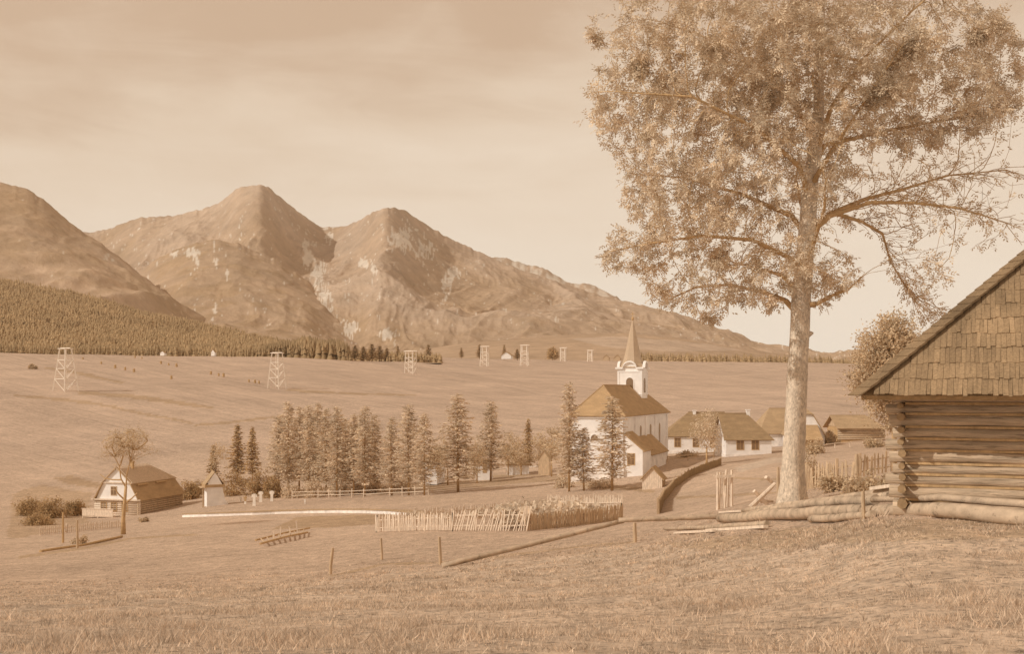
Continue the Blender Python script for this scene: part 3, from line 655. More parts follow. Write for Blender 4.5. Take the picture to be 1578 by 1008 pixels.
# ------------------------------------------------------------------ the great ash
def great_ash():
    rng = np.random.default_rng(11); r = random.Random(11)
    base = gp(1222, 777); Y0 = base.y; s = Y0 / F
    def lp(px, py, dy=0.0): return np.array([(px - 1222) * s, dy, (777 - py) * s])
    root = thing('ash_tree', 'tall broadleaf tree with thick pale trunk filling the upper right', 'tree', base)
    trunk = [(1222, 790), (1221, 760), (1223, 700), (1226, 640), (1228, 580), (1231, 520), (1233, 470), (1238, 410), (1244, 350), (1248, 290), (1256, 230), (1262, 170), (1262, 100), (1266, 20), (1268, -60), (1270, -120)]
    tw = [25, 20.5, 17.5, 17, 16.5, 15.5, 16, 14.5, 13.5, 12.5, 11, 9, 7.5, 5.5, 3.5, 1.5]
    nodes = []; par = []; fixed = []
    def chain(pts, start_idx=None):
        last = start_idx
        for p in pts:
            p = np.array(p, float)
            if last is None: nodes.append(p); par.append(-1); last = len(nodes) - 1; continue
            a = nodes[last]; n = max(1, int(np.linalg.norm(p - a) / .32))
            for q in range(1, n + 1):
                nodes.append(a + (p - a) * q / n); par.append(last); last = len(nodes) - 1
        return last
    tp = [lp(x, y) for x, y in trunk]
    # trunk radius is fixed by its own outline
    chain(tp); ntrunk = len(nodes)
    def near_trunk(py):
        z = (777 - py) * s; return min(range(ntrunk), key=lambda i: abs(nodes[i][2] - z))
    limbs = [
        (395, [(1262, 345, .2), (1292, 323, .3), (1340, 303, .5), (1400, 287, .6), (1470, 266, .5), (1560, 258, .4)]),
        (372, [(1275, 335, -.3), (1330, 318, -.8), (1390, 322, -1.2), (1450, 332, -1.5), (1520, 352, -1.4)]),
        (360, [(1285, 325, .3), (1340, 335, .9), (1378, 352, 1.2), (1392, 395, 1.3), (1412, 430, 1.3), (1440, 458, 1.3)]),
        (260, [(1275, 220, .3), (1330, 204, .8), (1420, 182, 1.1), (1560, 158, 1.4)]),
        (470, [(1255, 470, -.2), (1275, 458, -.4), (1300, 448, -.6), (1318, 430, -.7)]),
        (490, [(1212, 462, .2), (1180, 448, .5), (1130, 435, .9), (1080, 438, 1.2), (1030, 462, 1.3)]),
        (430, [(1215, 400, -.3), (1150, 376, -1.0), (1070, 372, -1.4), (990, 385, -1.5), (935, 395, -1.4)]),
        (360, [(1225, 330, .4), (1150, 290, 1.0), (1060, 262, 1.3), (980, 255, 1.4)]),
        (300, [(1225, 262, -.6), (1150, 215, -1.6), (1050, 175, -2.2), (930, 165, -2.0)]),
        (240, [(1275, 170, -.5), (1310, 110, -1.5), (1370, 50, -2.2), (1430, 0, -2.6)]),
        (220, [(1235, 160, .6), (1190, 90, 1.5), (1110, 30, 2.0), (1020, 0, 2.0)]),
        (420, [(1240, 380, -1.2), (1235, 340, -2.8), (1220, 310, -4.0)]),
        (340, [(1250, 300, 1.4), (1262, 250, 3.0), (1280, 200, 4.2)]),
        (290, [(1270, 240, -1.0), (1300, 180, -2.5), (1330, 120, -4.0)]),
        (160, [(1262, 110, .8), (1310, 60, 1.8), (1400, 70, 2.4), (1500, 70, 2.6)]),
        (455, [(1215, 420, .9), (1180, 400, 2.2), (1150, 385, 3.2)]),
    ]
    lspan = []
    for y0, pts in limbs:
        i_ = len(nodes); chain([lp(*p) for p in pts], near_trunk(y0)); lspan.append((i_, len(nodes)))
    # attractors
    blobs = [(985, 150, 85, 100, 1.0), (950, 180, 55, 40, .6), (1050, 280, 95, 90, 1.0), (975, 385, 60, 45, .8), (1085, 375, 110, 75, 1.0), (1085, 440, 95, 45, .9), (1170, 300, 120, 150, 1.0), (1230, 110, 210, 120, 1.0), (1160, 60, 250, 130, 1.0), (1290, 240, 110, 90, .8), (1440, 90, 115, 110, 1.0), (1525, 120, 60, 85, 1.0), (1270, -60, 240, 90, 1.0), (1215, 425, 85, 55, .9), (1268, 425, 52, 55, .7), (1420, 200, 140, 60, 1.0), (1420, 290, 140, 60, 1.0), (1450, 350, 110, 50, 1.0), (1425, 425, 34, 50, 1.0), (1335, 390, 30, 30, .0)]
    A = []
    for cx, cy, rx, ry, w in blobs:
        n = int(w * rx * ry / 46)
        d = rng.normal(size=(n, 3)); d /= np.linalg.norm(d, axis=1)[:, None]; d *= (rng.random(n) ** (1 / 2.6))[:, None]
        off = abs(cx - 1235) * s
        depth = max(1.2, math.sqrt(max(1, 6.3 ** 2 - off ** 2)) * (.72 if cy < 330 else .5))
        A.append(np.stack([(cx - 1222 + d[:, 0] * rx) * s, d[:, 1] * depth, (777 - cy - d[:, 2] * ry) * s], 1))
    A = np.concatenate(A); n_att = len(A)
    P_ = list(nodes); alive = np.ones(len(A), bool)
    bd = np.full(len(A), 1e9); bi = np.zeros(len(A), int)
    def upd(i0):
        Q = np.array(P_[i0:])
        for c in range(0, len(Q), 256):
            D = np.linalg.norm(A[:, None] - Q[None, c:c + 256], axis=2); m = D.argmin(1); v = D[np.arange(len(A)), m]
            k = v < bd; bd[k] = v[k]; bi[k] = m[k] + i0 + c
    # attractors are only drawn by limbs, not the lower trunk
    upd(0); step = .26
    for it in range(90):
        alive &= bd > .36
        if not alive.any(): break
        idx = np.nonzero(alive)[0]
        tgt = {}
        for i in idx: tgt.setdefault(int(bi[i]), []).append(i)
        i0 = len(P_)
        for n, at in tgt.items():
            d = (A[at] - P_[n]); d = (d / np.linalg.norm(d, axis=1)[:, None]).mean(0) + rng.normal(size=3) * .16
            if par[n] >= 0:
                pd = P_[n] - P_[par[n]]; d += pd / (np.linalg.norm(pd) + 1e-9) * .75
            nl = np.linalg.norm(d)
            if nl < .05: continue
            P_.append(P_[n] + d / nl * step); par.append(n)
        if len(P_) == i0: break
        upd(i0)
    # fine twigs along the thinly leaved limbs on the right
    for a_, b_ in lspan:
        for i in range(a_ + 3, b_):
            p0 = np.array(P_[i]); pxx = 1222 + p0[0] / s; pyy = 777 - p0[2] / s
            if pxx < 1290 or pyy < 140: continue
            for _ in range(2 if r.random() < .75 else 1):
                d = np.array(P_[i]) - np.array(P_[par[i]]); d = d / (np.linalg.norm(d) + 1e-9) + np.array([r.uniform(.0, .6), r.uniform(-.7, .7), r.uniform(-.75, .8)]); d /= np.linalg.norm(d)
                last = i; q = p0
                for k_ in range(r.randint(3, 8)):
                    d = d + np.array([r.uniform(-.05, .16), r.uniform(-.2, .2), r.uniform(-.22, .2)]); d /= np.linalg.norm(d); q = q + d * .22
                    P_.append(q); par.append(last); last = len(P_) - 1
                    if r.random() < .35:
                        e = d + np.array([r.uniform(-.2, .5), r.uniform(-.8, .8), r.uniform(-.7, .7)]); e /= np.linalg.norm(e); l2 = last; q2 = q
                        for _k in range(r.randint(1, 3)):
                            q2 = q2 + e * .2; P_.append(q2); par.append(l2); l2 = len(P_) - 1; e = e + np.array([0, 0, r.uniform(-.2, .25)]); e /= np.linalg.norm(e)
    P_ = np.array(P_); N = len(P_); kids = [[] for _ in range(N)]
    for i, p in enumerate(par):
        if p >= 0: kids[p].append(i)
    rad = np.zeros(N)
    for i in range(N - 1, -1, -1):
        rad[i] = .0085 if not kids[i] else sum(rad[k] ** 2.35 for k in kids[i]) ** (1 / 2.35)
    zt = np.array([p[2] for p in tp]); wt = np.array(tw) * s * .94
    for i in range(ntrunk): rad[i] = np.interp(P_[i][2], zt, wt)
    for i in range(ntrunk, N): rad[i] = min(rad[i], .16, rad[par[i]] * .93)
    for a_, b_ in lspan:
        for i in range(a_, b_): rad[i] = max(rad[i], .10 + (.014 - .10) * ((i - a_) / (b_ - a_)) ** .8)
    # trunk mesh with bark lumps and root flare
    tb = MB(); n = 20; vs = []; fs = []
    for i in range(ntrunk):
        for q in range(n):
            a = 2 * math.pi * q / n; rr = rad[i] * (1 + .07 * math.sin(3 * a + i * .11) + r.uniform(-.035, .035))
            fl = max(0, 1 - max(P_[i][2], 0) / .9); rr *= 1 + .28 * fl * (0.5 + .5 * math.cos(5 * a + 1))
            vs.append((P_[i][0] + math.cos(a) * rr, P_[i][1] + math.sin(a) * rr, P_[i][2]))
    for i in range(ntrunk - 1):
        for q in range(n): fs.append((i * n + q, i * n + (q + 1) % n, (i + 1) * n + (q + 1) % n, (i + 1) * n + q))
    tb.add(vs, fs)
    # knot where a branch has been cut, right of the trunk
    k0 = lp(1243, 516); tb.tube([k0 + (-.15, 0, -.02), k0 + (.02, -.02, .0), k0 + (.16, -.03, .05), k0 + (.22, -.03, .05)], [.17, .13, .07, .03], 8)
    tb.build('trunk', M['bark'], root, smooth=True)
    # limbs and twigs as simplified tubes
    lb = MB(); seen = set()
    for i in range(ntrunk, N):
        if par[i] >= ntrunk and len(kids[par[i]]) == 1: continue
        ch = [par[i], i]; j = i
        while len(kids[j]) == 1: j = kids[j][0]; ch.append(j)
        if len(ch) > 5: ch = ch[:1] + ch[1:-1:2] + ch[-1:]
        rr = [min(rad[c], rad[i]) if q == 0 else rad[c] for q, c in enumerate(ch)]
        lb.tube([P_[c] for c in ch], rr, 8 if rr[0] > .05 else (5 if rr[0] > .02 else 3), cap=False)
    lb.build('limb', M['twig'], root, smooth=True)
    # compound leaves
    thin = np.array([i for i in range(ntrunk, N) if rad[i] < .03])
    pos = P_[thin]; px = 1222 + pos[:, 0] / s; py = 777 - pos[:, 2] / s
    dens = np.ones(len(thin)) * 1.0
    dens[(px > 1320) & (py > 215)] = .10
    dens[(px > 1395) & (py > 400)] = .3
    dens[(px > 1330) & (py > 150) & (py <= 215)] = .4
    tip = np.array([not kids[i] for i in thin]); dens *= np.where(tip, 3.2, .8)
    cl3 = fbm(pos[:, 0] * .55 + pos[:, 1] * .4 + 7, pos[:, 2] * .55 + pos[:, 1] * .35 + 3, 61, 4)
    dens *= np.clip((cl3 - .30) * 6, .12, 1.9)
    nl = rng.poisson(dens * 3.2)
    c = np.repeat(pos, nl, 0); m = len(c)
    bdv = np.array([P_[i] - P_[par[i]] for i in thin]); bdv /= np.linalg.norm(bdv, axis=1)[:, None] + 1e-9
    d = np.repeat(bdv, nl, 0) * .6 + rng.normal(size=(m, 3)) * .65; d[:, 2] -= .30; d /= np.linalg.norm(d, axis=1)[:, None]
    side = np.cross(d, np.array([0, 0, 1.0]) + rng.normal(size=(m, 3)) * .5); side /= np.linalg.norm(side, axis=1)[:, None] + 1e-9
    Lr = rng.uniform(.24, .40, m)[:, None]
    c = c + rng.normal(size=(m, 3)) * .06
    Vs = []; sh = np.repeat(rng.uniform(.84, 1.14, len(pos)), nl) * rng.uniform(.88, 1.12, m); Cs = []
    for q in range(7):
        if q == 6: st = c + d * Lr; dr = d.copy()
        else: st = c + d * Lr * (.30 + .26 * (q // 2)); dr = d * .55 + side * (1 if q % 2 else -1) * .8
        dr = dr + rng.normal(size=(m, 3)) * .14; dr[:, 2] -= .22; dr /= np.linalg.norm(dr, axis=1)[:, None]
        w = np.cross(dr, np.cross(d, side) + rng.normal(size=(m, 3)) * .4); w /= np.linalg.norm(w, axis=1)[:, None] + 1e-9
        ll = rng.uniform(.09, .145, m)[:, None]; ww = ll * .21
        Vs.append(np.stack([st, st + dr * ll * .45 + w * ww, st + dr * ll, st + dr * ll * .45 - w * ww], 1)); Cs.append(sh)
    V = np.concatenate(Vs).reshape(-1, 3); nf = len(V) // 4
    link('crown', mesh_np('crown', V, np.arange(4 * nf).reshape(nf, 4), np.concatenate(Cs)), M['ash_leaf'], root)
    print('ash: attractors', n_att, 'nodes', N, 'leaves', m)
great_ash()

# ------------------------------------------------------------------ conifers of the churchyard
protos = {}
def conifer_at(kind, seed, px, base_py, top_py, width_px, label, name, cat, group, Y=None, start=.13):
    p = gp(px, base_py) if Y is None else gY(px, Y)
    h = (base_py - top_py) / F * p.y if Y is None else (p.z - 0, 0)[1] + ((HY - top_py) / F * Y - p.z)
    R = width_px / 2 / F * p.y * (1.45 if kind == 'larch' else 1.2)
    key = (kind, seed)
    if key not in protos:
        tb, cm = conifer(seed * 31 + 7, H=10.0, R=1.0, mat=kind, nbr={'larch': 150, 'spruce': 130}[kind], spray={'larch': .24, 'spruce': .30}[kind], start=start, droop={'larch': .15, 'spruce': .55}[kind], dens={'larch': 24, 'spruce': 22}[kind], sharp={'larch': .62, 'spruce': .9}[kind])
        t = tree_thing(name, label, cat, p, tb, cm, 'twig', kind)
        protos[key] = t
        t.scale = (R, R, h / 10.0); t['group'] = group
    else:
        t = copy_tree(protos[key]); t.location = p; t.rotation_euler = (0, 0, random.Random(px).uniform(0, 6.28)); t.scale = (R, R, h / 10.0)
        tag(t, label, cat, group)
    return t
G1 = 'larches along the churchyard'
larch = [
 (430, 760, 640, 34), (444, 762, 620, 36), (461, 757, 627, 36), (476, 764, 625, 32), (490, 760, 621, 34), (503, 764, 630, 34), (519, 766, 627, 36), (532, 758, 645, 30), (545, 764, 639, 36), (562, 765, 626, 38), (577, 760, 640, 34),
 (604, 764, 644, 36), (630, 764, 624, 40), (654, 764, 638, 36), (706, 759, 608, 50), (756, 742, 618, 38), (877, 758, 590, 38), (900, 757, 660, 36), (943, 757, 612, 50)]
lab = ['slim hazy larch, first in the dense larch row beside the white chapel', 'tall pointed larch standing second in the dense larch row', 'bushy larch standing third in the dense larch row', 'slim larch standing fourth in the dense larch row',
 'tall narrow larch standing fifth in the dense larch row', 'leaning slim larch standing sixth in the dense larch row', 'feathery larch standing seventh in the dense larch row', 'short larch half hidden between the taller ones of the dense row',
 'mid sized larch, third from the right end of the dense row', 'tall dark larch, second from the right end of the dense row', 'shorter larch closing the right end of the dense row',
 'lone narrow larch just right of the dense larch row', 'taller larch in the loose trio left of the white cottage', 'pale thin larch just left of the small white house', 'broad tall larch, widest of the loose row, before the garden fence',
 'tall larch standing in front of the tiny white cottage', 'tall dark larch at the left edge of the white church end wall', 'small sparse larch against the white church end wall', 'wide see-through larch covering the corner of the church']
for i, ((px, b, t, w), l) in enumerate(zip(larch, lab)):
    conifer_at('larch', i % 6, px, b, t, w, l, 'larch_tree', 'larch tree', G1)
G2 = 'dark spruces behind the chapel'
conifer_at('spruce', 1, 366, 742, 655, 34, 'tallest dark spruce behind the white chapel', 'spruce_tree', 'spruce tree', G2)
conifer_at('spruce', 2, 389, 742, 658, 28, 'slim dark spruce right of the tallest one by the chapel', 'spruce_tree', 'spruce tree', G2)
conifer_at('spruce', 3, 329, 745, 686, 24, 'smallest dark spruce above the chapel roof', 'spruce_tree', 'spruce tree', G2)
conifer_at('spruce', 4, 814, 728, 646, 24, 'lone dark spruce among bushes left of the church', 'spruce_tree', 'spruce tree', G2)

# single trees and clumps along the far crest
G3 = 'far trees on the crest of the field'
crest = [(547, 551, 532, 20, 's'), (560, 551, 534, 20, 's'), (573, 551, 530, 20, 's'), (585, 550, 533, 20, 's'), (596, 550, 536, 16, 's'), (613, 548, 533, 12, 's'), (660, 549, 531, 15, 's'), (711, 549, 536, 9, 's'), (739, 549, 531, 14, 's'), (777, 549, 531, 10, 's'), (797, 549, 538, 14, 's'), (851, 552, 531, 20, 'b')]
cl = ['far spruce at the left end of the small crest clump', 'second far spruce of the small crest clump', 'tallest far spruce of the small crest clump', 'fourth far spruce of the small crest clump', 'lowest far spruce at the right end of the crest clump', 'tiny lone spruce just right of the crest clump', 'lone bushy spruce on the crest right of the third tower', 'thin tiny spruce on the crest left of the fourth tower', 'dark spruce on the crest behind the fourth tower', 'thin spruce behind the little dark roofed crest hut', 'low dark spruce right of the little crest hut', 'round dark broadleaf tree on the crest above the fields']
for (px, b, t, w, k), l in zip(crest, cl):
    Y = np.interp(px, [540, 680, 860], [880, 1150, 1450])
    if k == 's':
        conifer_at('spruce', 11 + px % 3, px, b, t, w, l, 'spruce_tree', 'spruce tree', G3, Y=Y)
    else:
        p = gY(px, Y); u = Y / F
        tb, cm = broadleaf(5, 18, 3, [(0, 0, 10 * u, 9 * u, 8 * u, 9 * u)], 60, 30, (2.0, 1.1), .4, spread=1.8)
        tree_thing('broadleaf_tree', l, 'tree', p, tb, cm, 'twig', 'spruce')
    
# ------------------------------------------------------------------ broadleaf trees
def bl_px(seed, px, base_py, blobs_px, n, per, leaf, tr, trunk_top_py, label, name='broadleaf_tree', mat='leaf', spread=.35, Y=None, group=None, depth=.85, bark='twig'):
    p = gp(px, base_py) if Y is None else gY(px, Y)
    u = p.y / F; zb = HY - p.z / u
    bl = [((x - px) * u, dy, (zb - y) * u, rx * u, (rx + ry) / 2 * depth * u, ry * u) for x, y, rx, ry, dy in blobs_px]
    tb, cm = broadleaf(seed, 0, (zb - trunk_top_py) * u, bl, n, per, leaf, tr, spread=spread)
    return tree_thing(name, label, 'tree', p, tb, cm, bark, mat, group=group)
bl_px(3, 1378, 700, [(1368, 555, 52, 62, 0), (1345, 590, 34, 48, .3), (1398, 590, 34, 50, .5), (1375, 515, 34, 32, 0), (1385, 640, 40, 30, 0)], 420, 60, (.17, .09), .14, 640, 'round leafy tree rising behind the log barn roof', Y=58, spread=.30)
# the thin forked tree before the mansard house
def forked_tree():
    p = gp(190, 824); u = p.y / F; r = random.Random(4); rng = np.random.default_rng(4)
    t = thing('broadleaf_tree', 'thin forked tree with sparse leaves before the mansard log house', 'tree', p)
    def q(x, y, d=0): return Vector(((x - 190) * u, d, (824 - y) * u))
    tb = MB(); w = u
    tb.tube([q(190, 828), q(190, 800), q(192, 776), q(194, 750)], [4.4 * w, 3.1 * w, 2.6 * w, 2.2 * w], 8)
    br = [[(194, 752), (187, 738), (185, 718), (178, 704), (166, 692), (160, 682)], [(194, 752), (196, 732), (202, 712), (207, 694), (208, 676), (212, 664)], [(202, 712), (199, 700), (200, 682), (196, 668)], [(185, 718), (190, 704), (192, 690), (188, 676)],
          [(193, 772), (184, 762), (178, 752)], [(194, 775), (204, 768), (212, 760)], [(187, 740), (172, 740), (160, 738), (151, 732)], [(207, 694), (218, 688), (226, 680)], [(178, 704), (172, 690), (174, 676)]]
    tips = []
    for b in br:
        d0 = r.uniform(-.2, .2); pts = [q(x, y, d0 * k) for k, (x, y) in enumerate(b)]
        tb.tube(pts, [max(.25, 1.4 - .28 * k) * w for k in range(len(pts))], 5, cap=False); tips += pts[2:]
    # twig fan
    cl = []
    for k in range(150):
        a = r.choice([x for x in tips if x.z > (824 - 740) * u] or tips)
        ex = Vector((r.gauss(193, 20), 0, r.gauss(684, 13)))
        while not (((ex.x - 195) / 41) ** 2 + ((ex.z - 690) / 30) ** 2 < 1): ex = Vector((r.gauss(193, 20), 0, r.gauss(684, 13)))
        e = q(ex.x, ex.z, r.uniform(-1.8, 1.8))
        a = min(tips, key=lambda z: (z - e).length + (2 if z.z > e.z else 0))
        tb.tube([a, (a + e) / 2 + Vector((0, 0, .1)), e], [.03, .02, .01], 3, cap=False); cl.append(e)
    cl = np.array([tuple(c) for c in cl]); n = 22
    c = np.repeat(cl, n, 0) + rng.normal(size=(len(cl) * n, 3)) * .27
    V, Fc = leaf_quads(c, .17, .08, rng, .2)
    tb.build('trunk', M['twig'], t, smooth=True)
    link('crown', mesh_np('crown', V, Fc, np.repeat(rng.uniform(.8, 1.2, len(cl)), n)), M['leaf'], t)
forked_tree()
bl_px(6, 1089, 718, [(1088, 662, 24, 30, 0), (1085, 640, 15, 15, 0), (1096, 676, 20, 16, 0)], 70, 30, (.28, .13), .12, 690, 'fuzzy young tree in front of the left white farmhouse', spread=.45, mat='larch')
bl_px(7, 336, 775, [(338, 700, 14, 18, 0), (345, 690, 10, 10, 0), (330, 715, 10, 10, 0)], 40, 14, (.28, .12), .10, 735, 'thin crooked tree standing before the white chapel', spread=.35)
# shrubs and small trees of the middle ground
G4 = 'small leafy trees between churchyard and church'
for k, (px, b, cx, cy, rx, ry, l) in enumerate([
    (783, 733, 783, 690, 16, 28, 'low leafy tree right of the tiny white cottage'), (803, 733, 800, 700, 14, 24, 'squat leafy tree between the cottage and the dark spruce'), (832, 730, 832, 690, 16, 28, 'leafy tree just right of the lone dark spruce'),
    (850, 735, 852, 684, 13, 28, 'narrow leafy tree beside the tall larch at the church'), (690, 748, 680, 700, 18, 34, 'leafy tree behind the broad larch by the white house'), (735, 745, 733, 705, 14, 24, 'rounded leafy tree left of the tiny white cottage')]):
    bl_px(20 + k, px, b, [(cx, cy, rx, ry, 0)], 60, 26, (.30, .15), .10, cy + ry * .7, l, spread=.42, group=G4)
def gbush(px, py, rx_px, h_px, seed, label, n=70, per=26, leaf=None, mat='leaf', name='bush', group=None, k=(.8, 1.2), Y=None):
    p = gp(px, py) if Y is None else gY(px, Y); u = p.y / F
    lf = leaf or (max(.12, 3.2 * u), max(.06, 1.6 * u))
    return bush(name, label, 'bush', p, seed, rx_px * u, rx_px * u * .8, h_px * u, n, per, lf, mat, group, spread=max(.1, rx_px * u * .13), k=k)
G5 = 'bushes on the left bank'
for k, (px, py, rx, h, l) in enumerate([(45, 795, 24, 26, 'dark bush at the far left edge below the field'), (80, 799, 24, 32, 'tall dark bush on the bank left of the mansard house'), (116, 795, 18, 24, 'dark bush touching the balcony side of the mansard house'), (60, 810, 26, 14, 'low spreading bush behind the left plank fence')]):
    gbush(px, py, rx, h, 100 + k, l, group=G5, n=110, mat='spruce', k=(.8, 1.1))
gbush(125, 838, 12, 9, 110, 'small low bush beside the tall post on the left', n=30)
gbush(222, 805, 9, 7, 111, 'small bush at the corner of the mansard house', n=24)
gbush(50, 570, 7, 9, 112, 'lone round bush on the hillside field at far left', n=40)
G6 = 'bushes behind the chapel'
for k, (px, py, rx, h, l) in enumerate([(292, 770, 20, 28, 'dark bush between the mansard house and the chapel'), (362, 764, 26, 42, 'dark shrub right behind the chapel wall'), (398, 764, 22, 44, 'dense shrub below the two dark spruces'), (420, 768, 18, 36, 'shrub at the foot of the first larches'), (305, 762, 16, 20, 'low shrub left behind the chapel')]):
    gbush(px, py, rx, h, 120 + k, l, group=G6, n=80, mat='spruce', k=(.85, 1.15))
G7 = 'bushes under the larch row'
for k, (px, py, rx, h, l) in enumerate([(450, 768, 18, 22, 'low bush beneath the second and third larches'), (485, 767, 20, 34, 'bush filling the foot of the middle larches'), (520, 765, 18, 26, 'bush below the seventh larch'), (552, 762, 20, 36, 'tall bush below the right end of the dense row'), (580, 760, 16, 30, 'bush between the dense row and the lone narrow larch'), (622, 758, 18, 24, 'low bush behind the loose larch trio'), (870, 752, 18, 16, 'low bush at the foot of the tall dark larch'), (925, 752, 26, 12, 'low spread of bush below the church end wall')]):
    gbush(px, py, rx, h, 140 + k, l, group=G7, n=60, per=20, mat='larch')
G8 = 'bushes around the right fence'
for k, (px, py, rx, h, l) in enumerate([(1253, 752, 16, 62, 'tall twiggy bush right behind the big trunk'), (1282, 757, 22, 26, 'low tangled bush below the right picket fence'), (1255, 700, 18, 24, 'bush in front of the dark roofed lean-to'), (1335, 765, 34, 34, 'dark leafy bush before the log barn corner'), (1375, 768, 24, 26, 'low bush against the lowest barn logs'), (1280, 685, 14, 20, 'pale bush right of the white gable house'), (1345, 690, 18, 14, 'bush below the far log barn wall')]):
    gbush(px, py, rx, h, 160 + k, l, group=G8, n=60, per=24)
gbush(1118, 700, 14, 22, 180, 'bush at the corner between the two white farmhouses', n=40)
gbush(1060, 705, 18, 8, 181, 'low bush along the front of the left farmhouse', n=36)

# ------------------------------------------------------------------ buildings
def window(parent, mb_off, w, h, y, name='window', mat_frame='wood_dark', bars=True, arch=False):
    """window in a wall facing local -y; mb_off = (x centre, z bottom); y = wall face"""
    x, z = mb_off
    f = MB(); t = .09
    f.b2((x - w / 2 - t, y - .05, z - t), (x - w / 2, y + .05, z + h + t)); f.b2((x + w / 2, y - .05, z - t), (x + w / 2 + t, y + .05, z + h + t))
    f.b2((x - w / 2, y - .052, z - t), (x + w / 2, y + .048, z)); f.b2((x - w / 2, y - .052, z + h), (x + w / 2, y + .048, z + h + t))
    if bars: f.b2((x - .03, y - .04, z), (x + .03, y + .02, z + h)); f.b2((x - w / 2, y - .036, z + h * .6), (x + w / 2, y + .016, z + h * .6 + .06))
    o = f.build(name, M[mat_frame], parent)
    g = MB(); g.b2((x - w / 2, y - .012, z), (x + w / 2, y + .03, z + h)); g.build('pane', M['glass'], o)
    return o
def arch_window(parent, x, z, w, h, y, name='window', frame='roof_dark', seg=10):
    """round-headed opening: a sunk dark pane in a raised surround, facing local -y"""
    r = w / 2
    def outline(r2, zb): return [(x - r2, zb)] + [(x - r2 * math.cos(math.pi * i / seg), z + h - r + r2 * math.sin(math.pi * i / seg)) for i in range(seg + 1)] + [(x + r2, zb)]
    a = outline(r, z); b = outline(r + .12, z - .1); f = MB(); n = len(a)
    vs = [(p[0], y - .06, p[1]) for p in a] + [(p[0], y - .06, p[1]) for p in b] + [(p[0], y + .03, p[1]) for p in b] + [(p[0], y + .03, p[1]) for p in a]
    fs = []
    for i in range(n):
        j = (i + 1) % n
        fs += [(i, j, n + j, n + i), (n + i, n + j, 2 * n + j, 2 * n + i), (i, 3 * n + i, 3 * n + j, j)]
    o = f.add(vs, fs).build(name, M[frame], parent)
    MB().prism(a, y - .02, y + .02).build('pane', M['glass'], o)
    return o
def hip_roof(parent, x0, x1, y0, y1, ze, rise, hl, hr, over=.35, mat='roof_dark', th=.14):
    """eaves rectangle, ridge along x, hips of length hl / hr (0 = gable)"""
    a, b, c, d = x0 - over, x1 + over, y0 - over, y1 + over; ym = (c + d) / 2; zl = ze - over * rise / ((d - c) / 2)
    R0 = (a + (hl if hl else 0), ym, ze + rise); R1 = (b - (hr if hr else 0), ym, ze + rise)
    mb = MB()
    mb.slab([(a, c, zl), (b, c, zl), R1, R0], th); mb.slab([(b, d, zl), (a, d, zl), R0, R1], th)
    if hl: mb.slab([(a, d, zl), (a, c, zl), R0], th)
    if hr: mb.slab([(b, c, zl), (b, d, zl), R1], th)
    mb.tube([R0, R1], .09, 6)
    return mb.build('roof', M[mat], parent)
def chimney(parent, x, y, z0, z1, s=.5, mat='plaster'):
    m = MB(); m.b2((x - s / 2, y - s / 2, z0), (x + s / 2, y + s / 2, z1)); m.b2((x - s / 2 - .08, y - s / 2 - .08, z1), (x + s / 2 + .08, y + s / 2 + .08, z1 + .12))
    return m.build('chimney', M[mat], parent)

